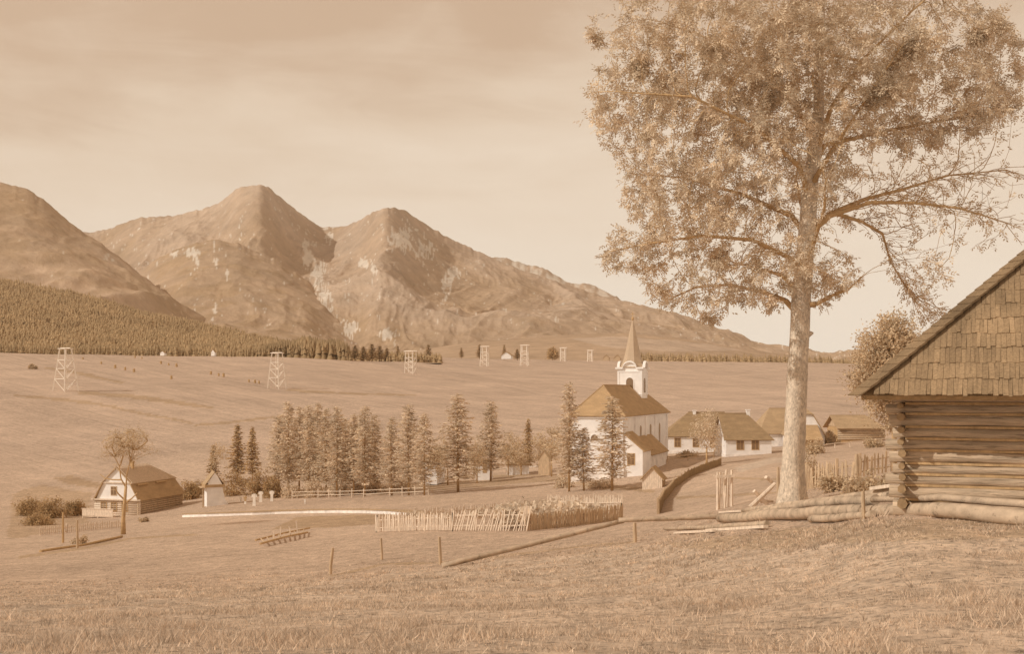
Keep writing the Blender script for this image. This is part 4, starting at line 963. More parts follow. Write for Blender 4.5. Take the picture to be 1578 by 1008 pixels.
def church():
    Yc = 140.0; cx = (960 - 789) / F * Yc; a = math.radians(-20); Wd = 6.75; L = 27.0
    ex = Vector((math.cos(a), math.sin(a))); o = Vector((cx, Yc)) - ex * Wd
    zb = -10.75
    t = thing('church', 'white village church with a steep roof and pointed spire', 'church', (o.x, o.y, zb), a)
    E = 7.35
    w = MB(); w.b2((0, 0, -3), (Wd, L, E)); wall = w.build('wall', M['plaster'], t)
    p = MB(); p.b2((-.12, -.12, -3), (Wd + .12, L + .12, .7)); p.build('plinth', M['plaster_stained'], t)
    c = MB(); c.b2((-.22, -.22, E - .32), (Wd + .22, L + .22, E - .02)); c.build('cornice', M['plaster'], t)
    for y in (.5, 6.5, 12.5, 18.5, 26.5):
        q = MB(); q.b2((Wd, y - .35, .7), (Wd + .14, y + .35, E - .32)); q.build('pilaster', M['plaster'], t)
    # hipped roof with ridge along y
    ov = .45; z0 = E - .05; rz = E + 3.95; xm = Wd / 2; A = (-ov, -ov, z0); B = (Wd + ov, -ov, z0); Cc = (Wd + ov, L + ov, z0); D = (-ov, L + ov, z0); R0 = (xm, 2.8, rz); R1 = (xm, 21.8, rz)
    m = MB()
    for poly in ([A, B, R0], [B, Cc, R1, R0], [Cc, D, R1], [D, A, R0, R1]): m.slab(poly, .16)
    m.tube([R0, R1], .1, 6); m.tube([A, R0], .08, 5); m.tube([B, R0], .08, 5)
    m.build('roof', M['roof_dark'], t)
    # half-round window in the end wall
    f = arch_window(t, 3.0, 4.1, .95, .8, 0, frame='plaster')
    # tall side windows, facing +x
    for y in (9.6, 15.6, 21.4):
        g = MB(); g.b2((Wd - .03, y - .55, 2.6), (Wd + .05, y + .55, 5.7)); ww = g.build('window', M['plaster_stained'], t)
        g = MB(); g.b2((Wd - .02, y - .42, 2.75), (Wd + .065, y + .42, 5.4)); g.tube([(Wd - .02, y, 5.4), (Wd + .066, y, 5.4)], .42, 12); g.build('pane', M['glass'], ww)
    # tower
    tx, ty, h = xm, 19.0, 1.75; TT = 13.75
    k = MB(); k.b2((tx - h, ty - h, E), (tx + h, ty + h, TT)); k.build('tower', M['plaster'], t)
    k = MB()
    for zc in (E + 2.6, TT - .55):
        k.b2((tx - h - .08, ty - h - .08, zc), (tx + h + .08, ty + h + .08, zc + .16))
    for sx in (-1, 1):
        for sy in (-1, 1): k.b2((tx + sx * h - .22 if sx > 0 else tx + sx * h - .06, ty + sy * h - .22 if sy > 0 else ty + sy * h - .06, E + 2.76), (tx + sx * h + .06 if sx > 0 else tx + sx * h + .22, ty + sy * h + .06 if sy > 0 else ty + sy * h + .22, TT - .55))
    k.build('tower_trim', M['plaster'], t)
    # curved cornice: each face rises to a round pediment
    def ped(axis):
        prof = [(-h - .3, TT - .1), (-1.0, TT - .1)] + [(-1.0 * math.cos(math.pi * i / 12), TT - .1 + .95 * math.sin(math.pi * i / 12)) for i in range(13)] + [(1.0, TT - .1), (h + .3, TT - .1)]
        n = len(prof); out = MB(); vs = []; fs = []
        for s_, dz in ((-.001, 0), (.001, .24)):
            pass
        for sgn in (-1, 1):
            vs = []
            for (u, z) in prof:
                for (d, dz) in ((h - .05, 0), (h + .32, 0), (h + .32, .22), (h - .05, .26)):
                    q = (tx + u, ty + sgn * d, z + dz) if axis == 'y' else (tx + sgn * d, ty + u, z + dz)
                    vs.append(q)
            fs = []
            for i in range(n - 1):
                for j in range(4): fs.append((i * 4 + j, i * 4 + (j + 1) % 4, (i + 1) * 4 + (j + 1) % 4, (i + 1) * 4 + j))
            fs += [(3, 2, 1, 0), tuple((n - 1) * 4 + j for j in range(4))]
            out.add(vs, fs)
            # pediment face
            pf = [(-1.0 * math.cos(math.pi * i / 12), TT - .1 + .95 * math.sin(math.pi * i / 12)) for i in range(13)]
            d0, d1 = (h - .1, h + .012)
            vs = [((tx + u, ty + sgn * d, z) if axis == 'y' else (tx + sgn * d, ty + u, z)) for d in (d0, d1) for u, z in pf]; m_ = len(pf)
            out.add(vs, [tuple(range(m_)), tuple(range(2 * m_ - 1, m_ - 1, -1))] + [(i, i + m_, (i + 1) % m_ + m_, (i + 1) % m_) for i in range(m_)])
        return out
    for ax, e in (('y', 0), ('x', .004)):
        o2 = ped(ax).build('tower_cornice', M['plaster'], t); o2.location.z = e
    # belfry openings
    arch_window(t, tx, TT - 3.55, 1.05, 2.2, ty - h, 'belfry_opening', 'plaster')
    g = MB(); g.b2((tx + h - .02, ty - .5, TT - 3.5), (tx + h + .05, ty + .5, TT - 1.9)); g.tube([(tx + h - .02, ty, TT - 1.9), (tx + h + .051, ty, TT - 1.9)], .5, 12); g.build('belfry_opening', M['glass'], t)
    # spire: flared octagon
    sp = MB(); prof = [(1.95, TT + .12), (1.75, TT + .3), (1.45, TT + .75), (1.15, TT + 1.7), (.85, TT + 3.1), (.5, TT + 5.0), (.08, TT + 7.0)]; vs = []; fs = []
    for r_, z in prof:
        for q in range(8):
            an = math.pi / 8 + q * math.pi / 4; vs.append((tx + r_ * 1.06 * math.cos(an), ty + r_ * 1.06 * math.sin(an), z))
    for i in range(len(prof) - 1):
        for q in range(8): fs.append((i * 8 + q, i * 8 + (q + 1) % 8, (i + 1) * 8 + (q + 1) % 8, (i + 1) * 8 + q))
    fs.append(tuple(range(7, -1, -1))); fs.append(tuple((len(prof) - 1) * 8 + q for q in range(8)))
    sp.add(vs, fs).build('spire', M['spire'], t)
    cr = MB(); zz = TT + 7.0
    cr.tube([(tx, ty, zz - .1), (tx, ty, zz + .05), (tx, ty, zz + .25), (tx, ty, zz + .45), (tx, ty, zz + .5)], [.06, .16, .22, .14, .04], 8); cr.beam((tx, ty, zz + .4), (tx, ty, zz + 1.25), .07); cr.b2((tx - .28, ty - .034, zz + .85), (tx + .28, ty + .034, zz + .92)); cr.build('cross', M['wood_dark'], t)
    # sacristy with white gable and lean-to roof down to the right
    x1 = Wd + 2.5
    s = MB(); s.prism([(Wd + .002, -3), (x1, -3), (x1, 3.0), (Wd + .002, 5.0)], .25, 4.9); s.build('sacristy', M['plaster'], t)
    r_ = MB(); r_.slab([(Wd + .003, 0, 5.25), (x1 + .35, 0, 2.88), (x1 + .35, 5.1, 2.88), (Wd + .003, 5.1, 5.25)], .14); r_.build('sacristy_roof', M['roof_dark'], t)
    window(t, (Wd + 1.0, 1.15), .85, 1.35, .25)
    s = MB(); s.prism([(Wd + .002, -3), (x1 - .3, -3), (x1 - .3, 2.2), (Wd + .002, 4.2)], 4.905, 15.8); s.build('lean_to', M['plaster_stained'], t)
    r_ = MB(); r_.slab([(Wd + .003, 5.12, 4.45), (x1 + .1, 5.12, 2.1), (x1 + .1, 16.1, 2.1), (Wd + .003, 16.1, 4.45)], .14); r_.build('lean_to_roof', M['roof_dark'], t)
church()

def shed():
    p = gp(1005, 754); u = p.y / F; w = 31 * u; h = 17 * u; a = math.radians(-16)
    t = thing('shed', 'small grey board shed with gable front beside the church', 'shed', p, a)
    b = MB(); b.prism([(-w / 2, -.6), (w / 2, -.6), (w / 2, h), (0, h + 16 * u), (-w / 2, h)], 0, 2.4); b.build('wall', M['wood_mid'], t)
    pl = MB(); n = 11
    for i in range(n):
        x = -w / 2 + (i + .5) * w / n; top = h + (1 - abs(x) / (w / 2)) * 16 * u - .06
        pl.b2((x - w / n * .44, -.03, -.5), (x + w / n * .44, -.002, top), 1)
    pl.build('board', M['wood_pale'], t)
    r = MB(); z1 = h + 16 * u
    for s in (-1, 1): r.slab([(0, -.25, z1 + .1), (s * (w / 2 + .25), -.25, h - .22), (s * (w / 2 + .25), 2.6, h - .22), (0, 2.6, z1 + .1)], .08)
    r.build('roof', M['roof_dark'], t)
shed()

def farmhouse(name, label, px0, px1, Y, base_py, wall_px, rise_px, depth, hl, hr, rot, wins, chim, mat='farm_roof_sunlit', wallmat='plaster', cat='house'):
    u = Y / F; x0 = (px0 - 789) * u; w = (px1 - px0) * u; zb = (HY - base_py) * u
    t = thing(name, label, cat, (x0, Y, zb), math.radians(rot))
    H = wall_px * u; R = rise_px * u
    b = MB(); b.b2((0, 0, -2.5), (w, depth, H))
    if not hl: b.add([(0.001, -.0, H), (0.001, depth, H), (0.001, depth / 2, H + R - .12)], [(0, 1, 2)])
    if not hr: b.add([(w - .001, 0, H), (w - .001, depth, H), (w - .001, depth / 2, H + R - .12)], [(0, 1, 2)])
    b.build('wall', M[wallmat], t)
    p = MB(); p.b2((-.05, -.05, -2.5), (w + .05, depth + .05, .35)); p.build('plinth', M['plaster_stained'], t)
    rf = hip_roof(t, 0, w, 0, depth, H, R, hl * u, hr * u, .35, mat)
    for x, z, ww, hh in wins: window(t, ((x - px0) * u, z), ww, hh, 0)
    for x, y, z0, z1 in chim: chimney(rf, (x - px0) * u, y, z0, z1)
    return t
farmhouse('farmhouse', 'white farmhouse with hipped dark roof right beside the church', 1025, 1117, 180, 698, 28, 34, 8.0, 42, 0, -4, [(1044, 1.0, .9, 1.35), (1072, 1.0, .9, 1.35), (1098, 1.0, .9, 1.35)], [(1073, 3.8, 5.6, 6.8)])
farmhouse('farmhouse', 'white farmhouse with two front windows left of the big trunk', 1119, 1190, 160, 704, 29, 37, 7.0, 0, 33, 3, [(1141, 1.05, .95, 1.35), (1164.5, 1.05, .95, 1.35)], [(1163, 3.5, 5.6, 6.7)])
farmhouse('farmhouse', 'grey roofed building half hidden behind the big trunk', 1172, 1240, 186, 690, 24, 36, 8.0, 26, 0, 2, [], [], 'roof_tan', 'plaster_stained')

def gable_house():
    Y = 176; u = Y / F; p = gY(1243, Y); zb = (HY - 695) * u
    t = thing('gable_house', 'white gabled house peeping out right of the big trunk', 'house', ((1243 - 789) * u, Y, zb), math.radians(-8))
    hw = 27 * u; H = 25 * u; A = 66 * u
    b = MB(); b.prism([(-hw, -2), (hw, -2), (hw, H), (9 * u, A - 8 * u), (-9 * u, A - 8 * u), (-hw, H)], 0, 9); b.build('wall', M['plaster'], t)
    r = MB(); e = .35
    for s in (-1, 1): r.slab([(0, 1.6, A), (s * 9.5 * u, -e, A - 9 * u), (s * (hw + e), -e, H - .3), (s * (hw + e), 9.3, H - .3), (0, 9.3, A)], .16)
    r.slab([(0, 1.6, A + .01), (-9.5 * u, -e, A - 9 * u + .01), (9.5 * u, -e, A - 9 * u + .01)], .14)
    r.build('roof', M['roof_tan'], t)
    l = MB(); l.b2((-12 * u, -4.0, -2), (15 * u, -.003, 20 * u)); l.build('porch', M['wood_dark'], t)
    l = MB(); l.slab([(-15 * u, -4.6, 19 * u), (19 * u, -4.6, 19 * u), (16 * u, -.004, 40 * u), (-12 * u, -.004, 40 * u)], .14); l.build('porch_roof', M['roof_dark'], t)
gable_house()
def far_barn():
    Y = 190; u = Y / F; zb = (HY - 678) * u
    t = thing('log_barn', 'far log barn with low tan roof left of the round tree', 'barn', ((1294 - 789) * u, Y, zb), math.radians(2))
    w = 68 * u
    b = MB(); H = 20 * u; n = 7
    b.b2((.1, .12, -2), (w - .1, 7, H))
    b.build('wall', M['wood_dark'], t)
    for i in range(n):
        l = MB(); z = (i + .5) * H / n; l.tube([(-.3, .1, z), (w + .3, .1, z)], H / n * .5, 8); l.build('log', M['wood_mid'] if i % 2 else M['log'], t, smooth=True)
    hip_roof(t, 0, w, 0, 7, H, 17 * u, 0, 22 * u, .6, 'roof_tan')
    b = MB(); b.add([(0.02, 0.1, H), (0.02, 7, H), (0.02, 3.5, H + 16 * u)], [(0, 1, 2)]); b.build('gable', M['wood_mid'], t)
far_barn()

def mansard_house():
    Y = 150; u = Y / F; a = math.radians(-15)
    p = P(213.5, 801, Y); Wd = 64 * u / .84; L = 11.0
    # origin: left front corner of the gable wall
    o = Vector((p.x - math.cos(a) * Wd, p.y - math.sin(a) * Wd, p.z))
    t = thing('log_house', 'two storey log house with white mansard gable and front balcony', 'house', o, a)
    H = 30 * u; K = 56 * u; A = 81 * u; hw = Wd / 2; kx = hw * .66
    b = MB(); n = 9
    b.b2((.14, .15, -1.5), (Wd - .14, L - .15, H)); b.build('wall', M['wood_dark'], t)
    for i in range(n):
        z = (i + .5) * H / n; l = MB(); l.tube([(-.2, .12, z), (Wd + .2, .12, z)], H / n * .49, 8); l.build('log', M['wood_pale'], t, smooth=True)
        l = MB(); l.tube([(Wd - .12, .0, z + H / n * .4), (Wd - .12, L, z + H / n * .4)], H / n * .49, 8); l.build('log', M['wood_mid'], t, smooth=True)
    g = MB(); g.prism([(.1, H), (Wd - .1, H), (hw + kx, K), (hw, A - .1), (hw - kx, K)], .02, .2); g.build('gable', M['plaster'], t)
    tr = MB(); tr.b2((-.55, -.30, H - .12), (Wd + .35, .0, H + .05)); tr.b2((hw - kx - .3, -.2, K - .06), (hw + kx + .2, .01, K + .08)); tr.build('gable_trim', M['wood_pale'], t)
    r = MB(); e = .3; HL = L - 3.0
    r.slab([(Wd + .25, -e, H - .15), (Wd + .25, L + e, H - .15), (hw + kx, L - .4, K), (hw + kx, -e, K)], .12)
    r.slab([(-.25, -e, H - .15), (-.25, L + e, H - .15), (hw - kx, L - .4, K), (hw - kx, -e, K)], .12)
    r.slab([(-.25, L + e, H - .15), (Wd + .25, L + e, H - .15), (hw + kx, L - .4, K), (hw - kx, L - .4, K)], .12)
    rf = r.build('lower_roof', M['roof_dark'], t)
    r = MB()
    for s in (-1, 1):
        r.slab([(hw, -e, A), (hw, HL - 1, A), (hw + s * (kx + .25), L - .1, K - .12), (hw + s * (kx + .25), -e, K - .12)], .12)
    r.slab([(hw, HL - 1, A), (hw - kx - .25, L - .1, K - .12), (hw + kx + .25, L - .1, K - .12)], .12)
    rf2 = r.build('upper_roof', M['wood_mid'], t)
    # ribs of the upper roof
    rb = MB()
    for i in range(26):
        y = .1 + i * (HL + 1.2) / 26; top = min(1.0, 1.0 if y < HL - 1 else 1 - (y - HL + 1) / 4.2)
        rb.beam((hw + (kx + .25) * (1 - top) + .02, y, K - .12 + (A - K + .12) * top + .03), (hw + kx + .23, y, K - .08), .07)
    rb.build('roof_ribs', M['wood_pale'], rf2)
    for y in (1.1, 5.6):
        d = MB(); x0 = hw + kx - .25; d.b2((x0, y, K - 1.25), (x0 + .55, y + 2.2, K - .25)); d.slab([(x0 + .8, y - .2, K - .3), (x0 + .8, y + 2.4, K - .3), (x0 - .1, y + 2.4, K - .05), (x0 - .1, y - .2, K - .05)], .08)
        d.build('dormer', M['wood_dark'], rf)
    chimney(rf2, hw + .5, 2.8, A - .5, A + .45, .4, 'wood_dark')
    # balcony
    bl = MB(); bl.b2((-1.0, -1.5, 4 * u), (Wd * .56, -.02, 4 * u + .12)); ba = bl.build('balcony', M['wood_pale'], t)
    rl = MB(); rl.b2((-1.0, -1.54, 4 * u + .12), (Wd * .56, -1.46, 4 * u + 1.05)); rl.b2((-1.06, -1.5, 4 * u + .12), (-.98, -.1, 4 * u + 1.05)); rl.b2((-1.1, -1.6, 4 * u + 1.05), (Wd * .57, -1.4, 4 * u + 1.14)); rl.build('railing', M['wood_pale'], ba)
    for x in (-.95, 1.4, Wd * .55):
        q = MB(); q.beam((x, -1.44, -1.2), (x, -1.44, 4 * u), .14); q.build('post', M['wood_pale'], ba)
    for x in (1.3, 2.9, 4.6): window(t, (x, 1.1), .8, 1.1, .0)
    for x in (hw - .5,): window(t, (x, H + .6), .8, 1.1, .02, mat_frame='wood_mid')
mansard_house()

def chapel():
    Y = 148; u = Y / F; p = P(319, 779, Y)
    t = thing('chapel', 'small white pointed chapel with a dark band across its gable', 'chapel', p, math.radians(23))
    w = 24 * u; D = 2.6
    b = MB(); b.prism([(0, -1.2), (w + 10 * u, -1.2), (w + 8 * u, 1 * u), (w + 3.5 * u, 8 * u), (w + .6 * u, 20 * u), (w * .97, 28 * u), (0, 28 * u)], 0, D); b.build('wall', M['plaster'], t)
    bd = MB(); bd.b2((-.3, -.22, 27.5 * u), (w + .25, D + .2, 31.5 * u)); bd.build('eave', M['roof_dark'], t)
    g = MB(); g.prism([(.1, 31.5 * u), (w - .1, 31.5 * u), (w * .54, 50 * u), (w * .46, 50 * u)], .03, .3); g.build('gable', M['plaster'], t)
    r = MB()
    for s in (0, 1):
        x = -.3 if s == 0 else w + .3
        r.slab([(x, .02, 31 * u), (x, D + .2, 31 * u), (w / 2, D + .2, 51.5 * u), (w / 2, .02, 51.5 * u)], .1)
    r.build('roof', M['roof_tan'], t)
    q = MB()
    for y in (-.1,): q.beam((-.55, y - .2, -1), (-.55, y - .2, 28 * u), .16)
    q.b2((-.8, -.5, 26.5 * u), (-.05, D, 27.5 * u)); q.build('porch', M['wood_mid'], t)
chapel()
def cottage(name, label, px0, px1, Y, base, wall, rise, depth, rot, door=None, mat='roof_dark', win=None):
    u = Y / F
    t = thing(name, label, 'cottage' if name == 'cottage' else 'hut', ((px0 - 789) * u, Y, (HY - base) * u), math.radians(rot))
    w = (px1 - px0) * u; b = MB(); b.b2((0, 0, -1.5), (w, depth, wall * u)); b.build('wall', M['plaster'], t)
    if rise: hip_roof(t, 0, w, 0, depth, wall * u, rise * u, w * .3, w * .3, .2, mat)
    if door: d = MB(); d.b2(((door - px0) * u - .3, -.04, -.2), ((door - px0) * u + .3, .01, 1.3)); d.build('door', M['wood_dark'], t)
    if win: window(t, ((win - px0) * u, 1.0), .7, .9, 0)
    return t
cottage('cottage', 'tiny white cottage with a dark door between the larches', 733, 756, 165, 727, 15, 2.5, 4, -4, 747, 'roof_tan')
cottage('cottage', 'small white house half hidden by larches left of the broad one', 652, 674, 160, 731, 21, 13, 5, -10, None, 'roof_tan', 663)
cottage('cottage', 'low white shed behind bushes right of the tiny cottage', 781, 815, 175, 722, 6, 3, 4, 0, None, 'roof_tan')
def pointed_hut(px, Y, base, w_px, h_px, label, wallf=.45, mat='roof_dark', wallm='plaster', name='hut'):
    u = Y / F; t = thing(name, label, 'hut', gY(px, Y), math.radians(-12)); t.location.z = (HY - base) * u
    w = w_px * u; h = h_px * u; d = w * .9
    b = MB(); b.prism([(-w / 2, -1), (w / 2, -1), (w / 2, h * wallf), (0, h * .97), (-w / 2, h * wallf)], 0, d); b.build('wall', M[wallm], t)
    r = MB()
    for s in (-1, 1): r.slab([(0, -.06 * w, h), (s * w * .6, -.06 * w, h * wallf - .05 * h), (s * w * .6, d * 1.06, h * wallf - .05 * h), (0, d * 1.06, h)], w * .04)
    r.build('roof', M[mat], t)
    return t
pointed_hut(250, 790, 546, 7, 5, 'tiny white hut on the left crest by the forest')
pointed_hut(328, 790, 546.5, 6, 8, 'tiny pale hut on the crest with a pointed roof')
pointed_hut(780, 1250, 552, 15, 10, 'little crest hut with white wall and dark roof')
pointed_hut(934, 1520, 556, 9, 9, 'left one of the two tiny huts behind the spire', wallm='wood_mid')
pointed_hut(951, 1520, 556, 10, 9, 'right one of the two tiny huts behind the spire', wallm='wood_mid')
pointed_hut(838, 150, 722, 17, 28, 'pale pointed barn gable left of the church', .5, 'roof_tan', 'wood_mid', 'barn')

# ------------------------------------------------------------------ ropeway trestle towers
def tower(px, base, top, wb, wt, label, rot):
    p = gp(px, base); u = p.y / F; h = (base - top) * u; t = thing('trestle_tower', label, 'tower', p, rot, 'timber ropeway towers on the hill field')
    b = wb * u / 2 * .8; a = wt * u / 2 * .85; th = max(.36, 1.05 * u)
    def c(sx, sy, z): k = b + (a - b) * z / h; return Vector((sx * k, sy * k, z))
    for sx, sy in ((-1, -1), (1, -1), (1, 1), (-1, 1)):
        l = MB(); l.beam(c(sx, sy, 0) - Vector((0, 0, 1.0)), c(sx, sy, h), th * 1.2); l.build('leg', M['wood_white'], t)
    br = MB(); lv = [0.02, .30, .54, .74]; cs = [(-1, -1), (1, -1), (1, 1), (-1, 1)]
    for i, z in enumerate(lv):
        for k in range(4):
            p0, p1 = cs[k], cs[(k + 1) % 4]
            if i: br.beam(c(*p0, z * h), c(*p1, z * h), th * .65)
            if i < 3:
                if k % 2: br.beam(c(*p0, z * h), c(*p1, lv[i + 1] * h), th * .55)
                else: br.beam(c(*p1, z * h), c(*p0, lv[i + 1] * h), th * .55)
    br.build('bracing', M['wood_white'], t)
    pl = MB(); k = a * 1.35; pl.b2((-k, -k, h), (k, k, h + th * .7)); pl.beam((-k * 1.3, 0, h + th), (k * 1.3, 0, h + th), th * .9); pl.build('platform', M['wood_white'], t)
    return t
tw_ = [(101, 604, 538, 34, 14, 'tallest pale timber trestle tower at the far left'), (427, 598.5, 545, 26, 13, 'second tall timber trestle tower, above the larch row'), (633, 577.5, 542, 17, 14, 'timber trestle tower standing lone above mid field'), (747, 564.5, 535, 14, 10, 'timber trestle tower beside a dark crest spruce'), (808.5, 563.5, 533, 14, 10, 'timber trestle tower right of the little crest hut'), (868, 557.5, 537, 9, 8, 'small far trestle tower right of the round crest tree'), (909.5, 558, 541, 9, 7, 'smallest farthest trestle tower left of the church spire')]
for i, q in enumerate(tw_): tower(*q, rot=math.radians([-28, -24, -20, -15, -12, -12, -10][i]))
# hay stooks
st = [[(127.7, 555), (156, 562), (177.5, 568), (193, 571), (206.6, 574), (264, 585)], [(208, 552), (218.6, 554), (248, 561.5), (260, 564), (272, 566)], [(325, 577.5), (337, 580), (344.5, 581.5), (383.7, 589.5), (393, 591), (399, 591.5)]]
sn = ['the long lower line', 'the upper line', 'the line nearest the second tower']
stook = None
for row, l in zip(st, sn):
    for i, (px, py) in enumerate(row):
        p = gp(px, py); u = p.y / F; label = f'dark hay stook, {ORD[i]} from the left in {l}'
        if stook is None:
            stook = thing('hay_stook', label, 'hay stook', p, 0, 'hay stooks on the hill field'); m = MB()
            m.tube([(0, 0, .1), (0, 0, .5), (.05, 0, 1.1), (0, 0, 1.6), (0, 0, 1.85)], [.55, .62, .5, .62, .15], 9); m.build('hay', M['hay'], stook)
            m = MB(); m.beam((0, 0, -.4), (0, 0, 2.15), .12); m.build('pole', M['wood_dark'], stook); o = stook
        else: o = copy_tree(stook); o.location = p; o.rotation_euler.z = i * 1.1; tag(o, label)
        sc_ = random.Random(px).uniform(.75, 1.1); o.scale = (sc_,) * 3

# ------------------------------------------------------------------ churchyard wall, crosses, fences
def poly_path(pts, step):
    out = []
    for a, b in zip(pts, pts[1:]):
        a = Vector(a); b = Vector(b); n = max(1, int((b - a).length / step))
        out += [a + (b - a) * i / n for i in range(n)]
    out.append(Vector(pts[-1])); return out
def yard_wall():
    pts = [gp(x, y) for x, y in [(283, 797.5), (320, 796.5), (350, 795.5), (390, 794), (425, 792.5), (475, 791), (520, 790.5), (560, 791), (600, 792.5), (655, 796), (700, 800)]]
    path = poly_path(pts, 1.2); o = path[0].copy()
    t = thing('churchyard_wall', 'long low whitewashed wall curving in front of the graves', 'wall', o)
    def sweep(hw, z0, z1):
        m = MB(); vs = []; n = len(path)
        for i, p in enumerate(path):
            d = (path[min(i + 1, n - 1)] - path[max(i - 1, 0)]); d.z = 0; d.normalize(); s = Vector((-d.y, d.x, 0)); g = ground(p.x, p.y) - o.z; q = Vector((p.x - o.x, p.y - o.y, g))
            k = 1 - .45 * max(0, i / n - .6) / .4
            vs += [q - s * hw + Vector((0, 0, z0 * k if z0 > 0 else z0)), q + s * hw + Vector((0, 0, z0 * k if z0 > 0 else z0)), q + s * hw + Vector((0, 0, z1 * k)), q - s * hw + Vector((0, 0, z1 * k))]
        fs = []
        for i in range(n - 1):
            for j in range(4): fs.append((i * 4 + j, i * 4 + (j + 1) % 4, i * 4 + 4 + (j + 1) % 4, i * 4 + 4 + j))
        fs += [(0, 1, 2, 3), tuple((n - 1) * 4 + j for j in (3, 2, 1, 0))]
        return m.add(vs, fs)
    sweep(.20, -.5, .33).build('wall', M['plaster_stained'], t); sweep(.30, .333, .42).build('coping', M['roof_tan'], t)
yard_wall()
crosses = [(371, 775, 8, 'grey', 'low grey grave cross nearest the chapel'), (378, 777, 10, 'dark', 'dark wooden grave cross beside the white ones'), (392, 780, 16, 'white', 'tall white grave monument behind the churchyard wall'), (402, 774, 14, 'white', 'slim white grave cross between two white ones'), (419, 773, 14, 'white', 'white grave cross at the right end of the row'), (470, 777, 6, 'grey', 'small pale gravestone below the dense larches')]
for px, py, h, k, l in crosses:
    p = gp(px, py); u = p.y / F; H = h * u * 1.15; t = thing('grave_cross', l, 'grave cross', p, 0, 'graves in the churchyard')
    m = MB(); b = H * .34; m.box((0, 0, b / 2 - .15), (b * .9, b * .6, b + .3), taper=.8); m.build('pedestal', M['stone'], t)
    mt = M['wood_dark'] if k == 'dark' else M['stone']; w = .11 if k != 'white' else .17
    m = MB(); m.b2((-w, -w * .7, b - .02), (w, w * .7, H)); m.b2((-H * .22, -w * .6, H * .72), (-w, w * .6, H * .72 + 2 * w)); m.b2((w, -w * .6, H * .72), (H * .22, w * .6, H * .72 + 2 * w)); m.build('cross', mt, t)
def rail_fence(name, label, pts, h, post_every, rails, wp, mat, wr=None):
    path = poly_path(pts, post_every); o = path[0].copy(); o.z = ground(o.x, o.y)
    t = thing(name, label, 'fence', o); r = random.Random(len(label))
    g = [Vector((p.x - o.x, p.y - o.y, ground(p.x, p.y) - o.z)) for p in path]
    for q in g:
        m = MB(); m.beam(q - Vector((0, 0, .4)), q + Vector((r.uniform(-.05, .05), 0, h * r.uniform(.94, 1.08))), wp); m.build('post', M[mat], t)
    for z in rails:
        m = MB()
        for a, b in zip(g, g[1:]): m.beam(a + Vector((0, -wp * .6, z + r.uniform(-.04, .04))), b + Vector((0, -wp * .6, z + r.uniform(-.04, .04))), wr or wp * .6)
        m.build('rail', M[mat], t)
    return t
rail_fence('post_fence', 'thin post and rail fence running under the dense larch row', [gp(450, 769), gp(490, 768), (gp(560, 767)), gp(600, 765), gp(660, 763)], 1.15, 2.4, (.45, .9), .12, 'wood_pale')
rail_fence('post_fence', 'pale low fence crossing between the loose larches', [gp(560, 757), gp(640, 749), gp(700, 744)], .9, 3.0, (.4, .75), .12, 'wood_pale')
rail_fence('pole_fence', 'white pole fence line across the right meadow', [gp(1263, 694), gp(1310, 689), gp(1368, 683)], .8, 3.2, (.72,), .14, 'wood_pale', .13)
rail_fence('board_rail_fence', 'low white rail before the tiny cottage', [gp(728, 733), gp(780, 728), gp(850, 722)], .7, 3.0, (.55,), .16, 'stone', .2)
rail_fence('post_fence', 'low board fence in front of the left white farmhouse', [gp(1028, 713), gp(1060, 710), gp(1100, 706)], 1.0, 2.6, (.4, .8), .13, 'wood_mid', .14)

def picket_fence(label, pts, h, gap, lean, mat, wp=.085, seed=1, group=None, post_every=3.0, name='picket_fence', lj=.03, rail_back=True):
    o = Vector(pts[0]); o.z = ground(o.x, o.y); t = thing(name, label, 'fence', o, 0, group); r = random.Random(seed)
    path = poly_path(pts, gap); pk = MB(); n = len(path)
    def G(p, z=0, off=0, d=None):
        q = Vector((p.x - o.x, p.y - o.y, ground(p.x, p.y) - o.z + z))
        return q + (d * off if d else Vector())
    for i, p in enumerate(path):
        d = path[min(i + 1, n - 1)] - path[max(i - 1, 0)]; d.z = 0; d.normalize(); s = Vector((d.y, -d.x, 0))
        if r.random() < .04: continue
        b = G(p, .05, .05, s); hh = h * r.uniform(.88, 1.1); l = lean + r.gauss(0, lj); tip = b + d * l * hh + Vector((0, 0, hh)) + s * r.gauss(0, .03)
        w = wp * r.uniform(.75, 1.2); f = Matrix((d, s, Vector((0, 0, 1)))).transposed()
        ax = (tip - b).normalized(); e = .1
        vs = []
        for c, q in ((b, 0), (tip - ax * e, 1)):
            for a1, a2 in ((-1, -1), (1, -1), (1, 1), (-1, 1)): vs.append(c + d * a1 * w / 2 + s * a2 * .014)
        vs.append(tip)
        pk.add(vs, [(3, 2, 1, 0), (0, 1, 5, 4), (1, 2, 6, 5), (2, 3, 7, 6), (3, 0, 4, 7), (4, 5, 8), (5, 6, 8), (6, 7, 8), (7, 4, 8)])
    pk.build('pickets', M[mat], t)
    for z in (.28, .75):
        m = MB()
        pp = path[::max(1, int(1.0 / gap))] + [path[-1]]
        for a, b in zip(pp, pp[1:]):
            if (b - a).length > 1e-4: m.beam(G(a, h * z), G(b, h * z), .06, .05)
        m.build('rail', M[mat], t)
    pq = poly_path(pts, post_every)
    for p in pq:
        m = MB(); q = G(p, -.4); m.beam(q, q + Vector((r.uniform(-.06, .06), 0, .4 + h * r.uniform(1.02, 1.2))), .11); m.build('post', M[mat], t)
    return t
gA, gB, gC, gD, gE = gp(580, 821), gp(697, 819.5), gp(812, 820), gp(958, 803), gY(845, 86)
HF = 34 / F * gA.y
G9 = 'picket fences round the kitchen garden'
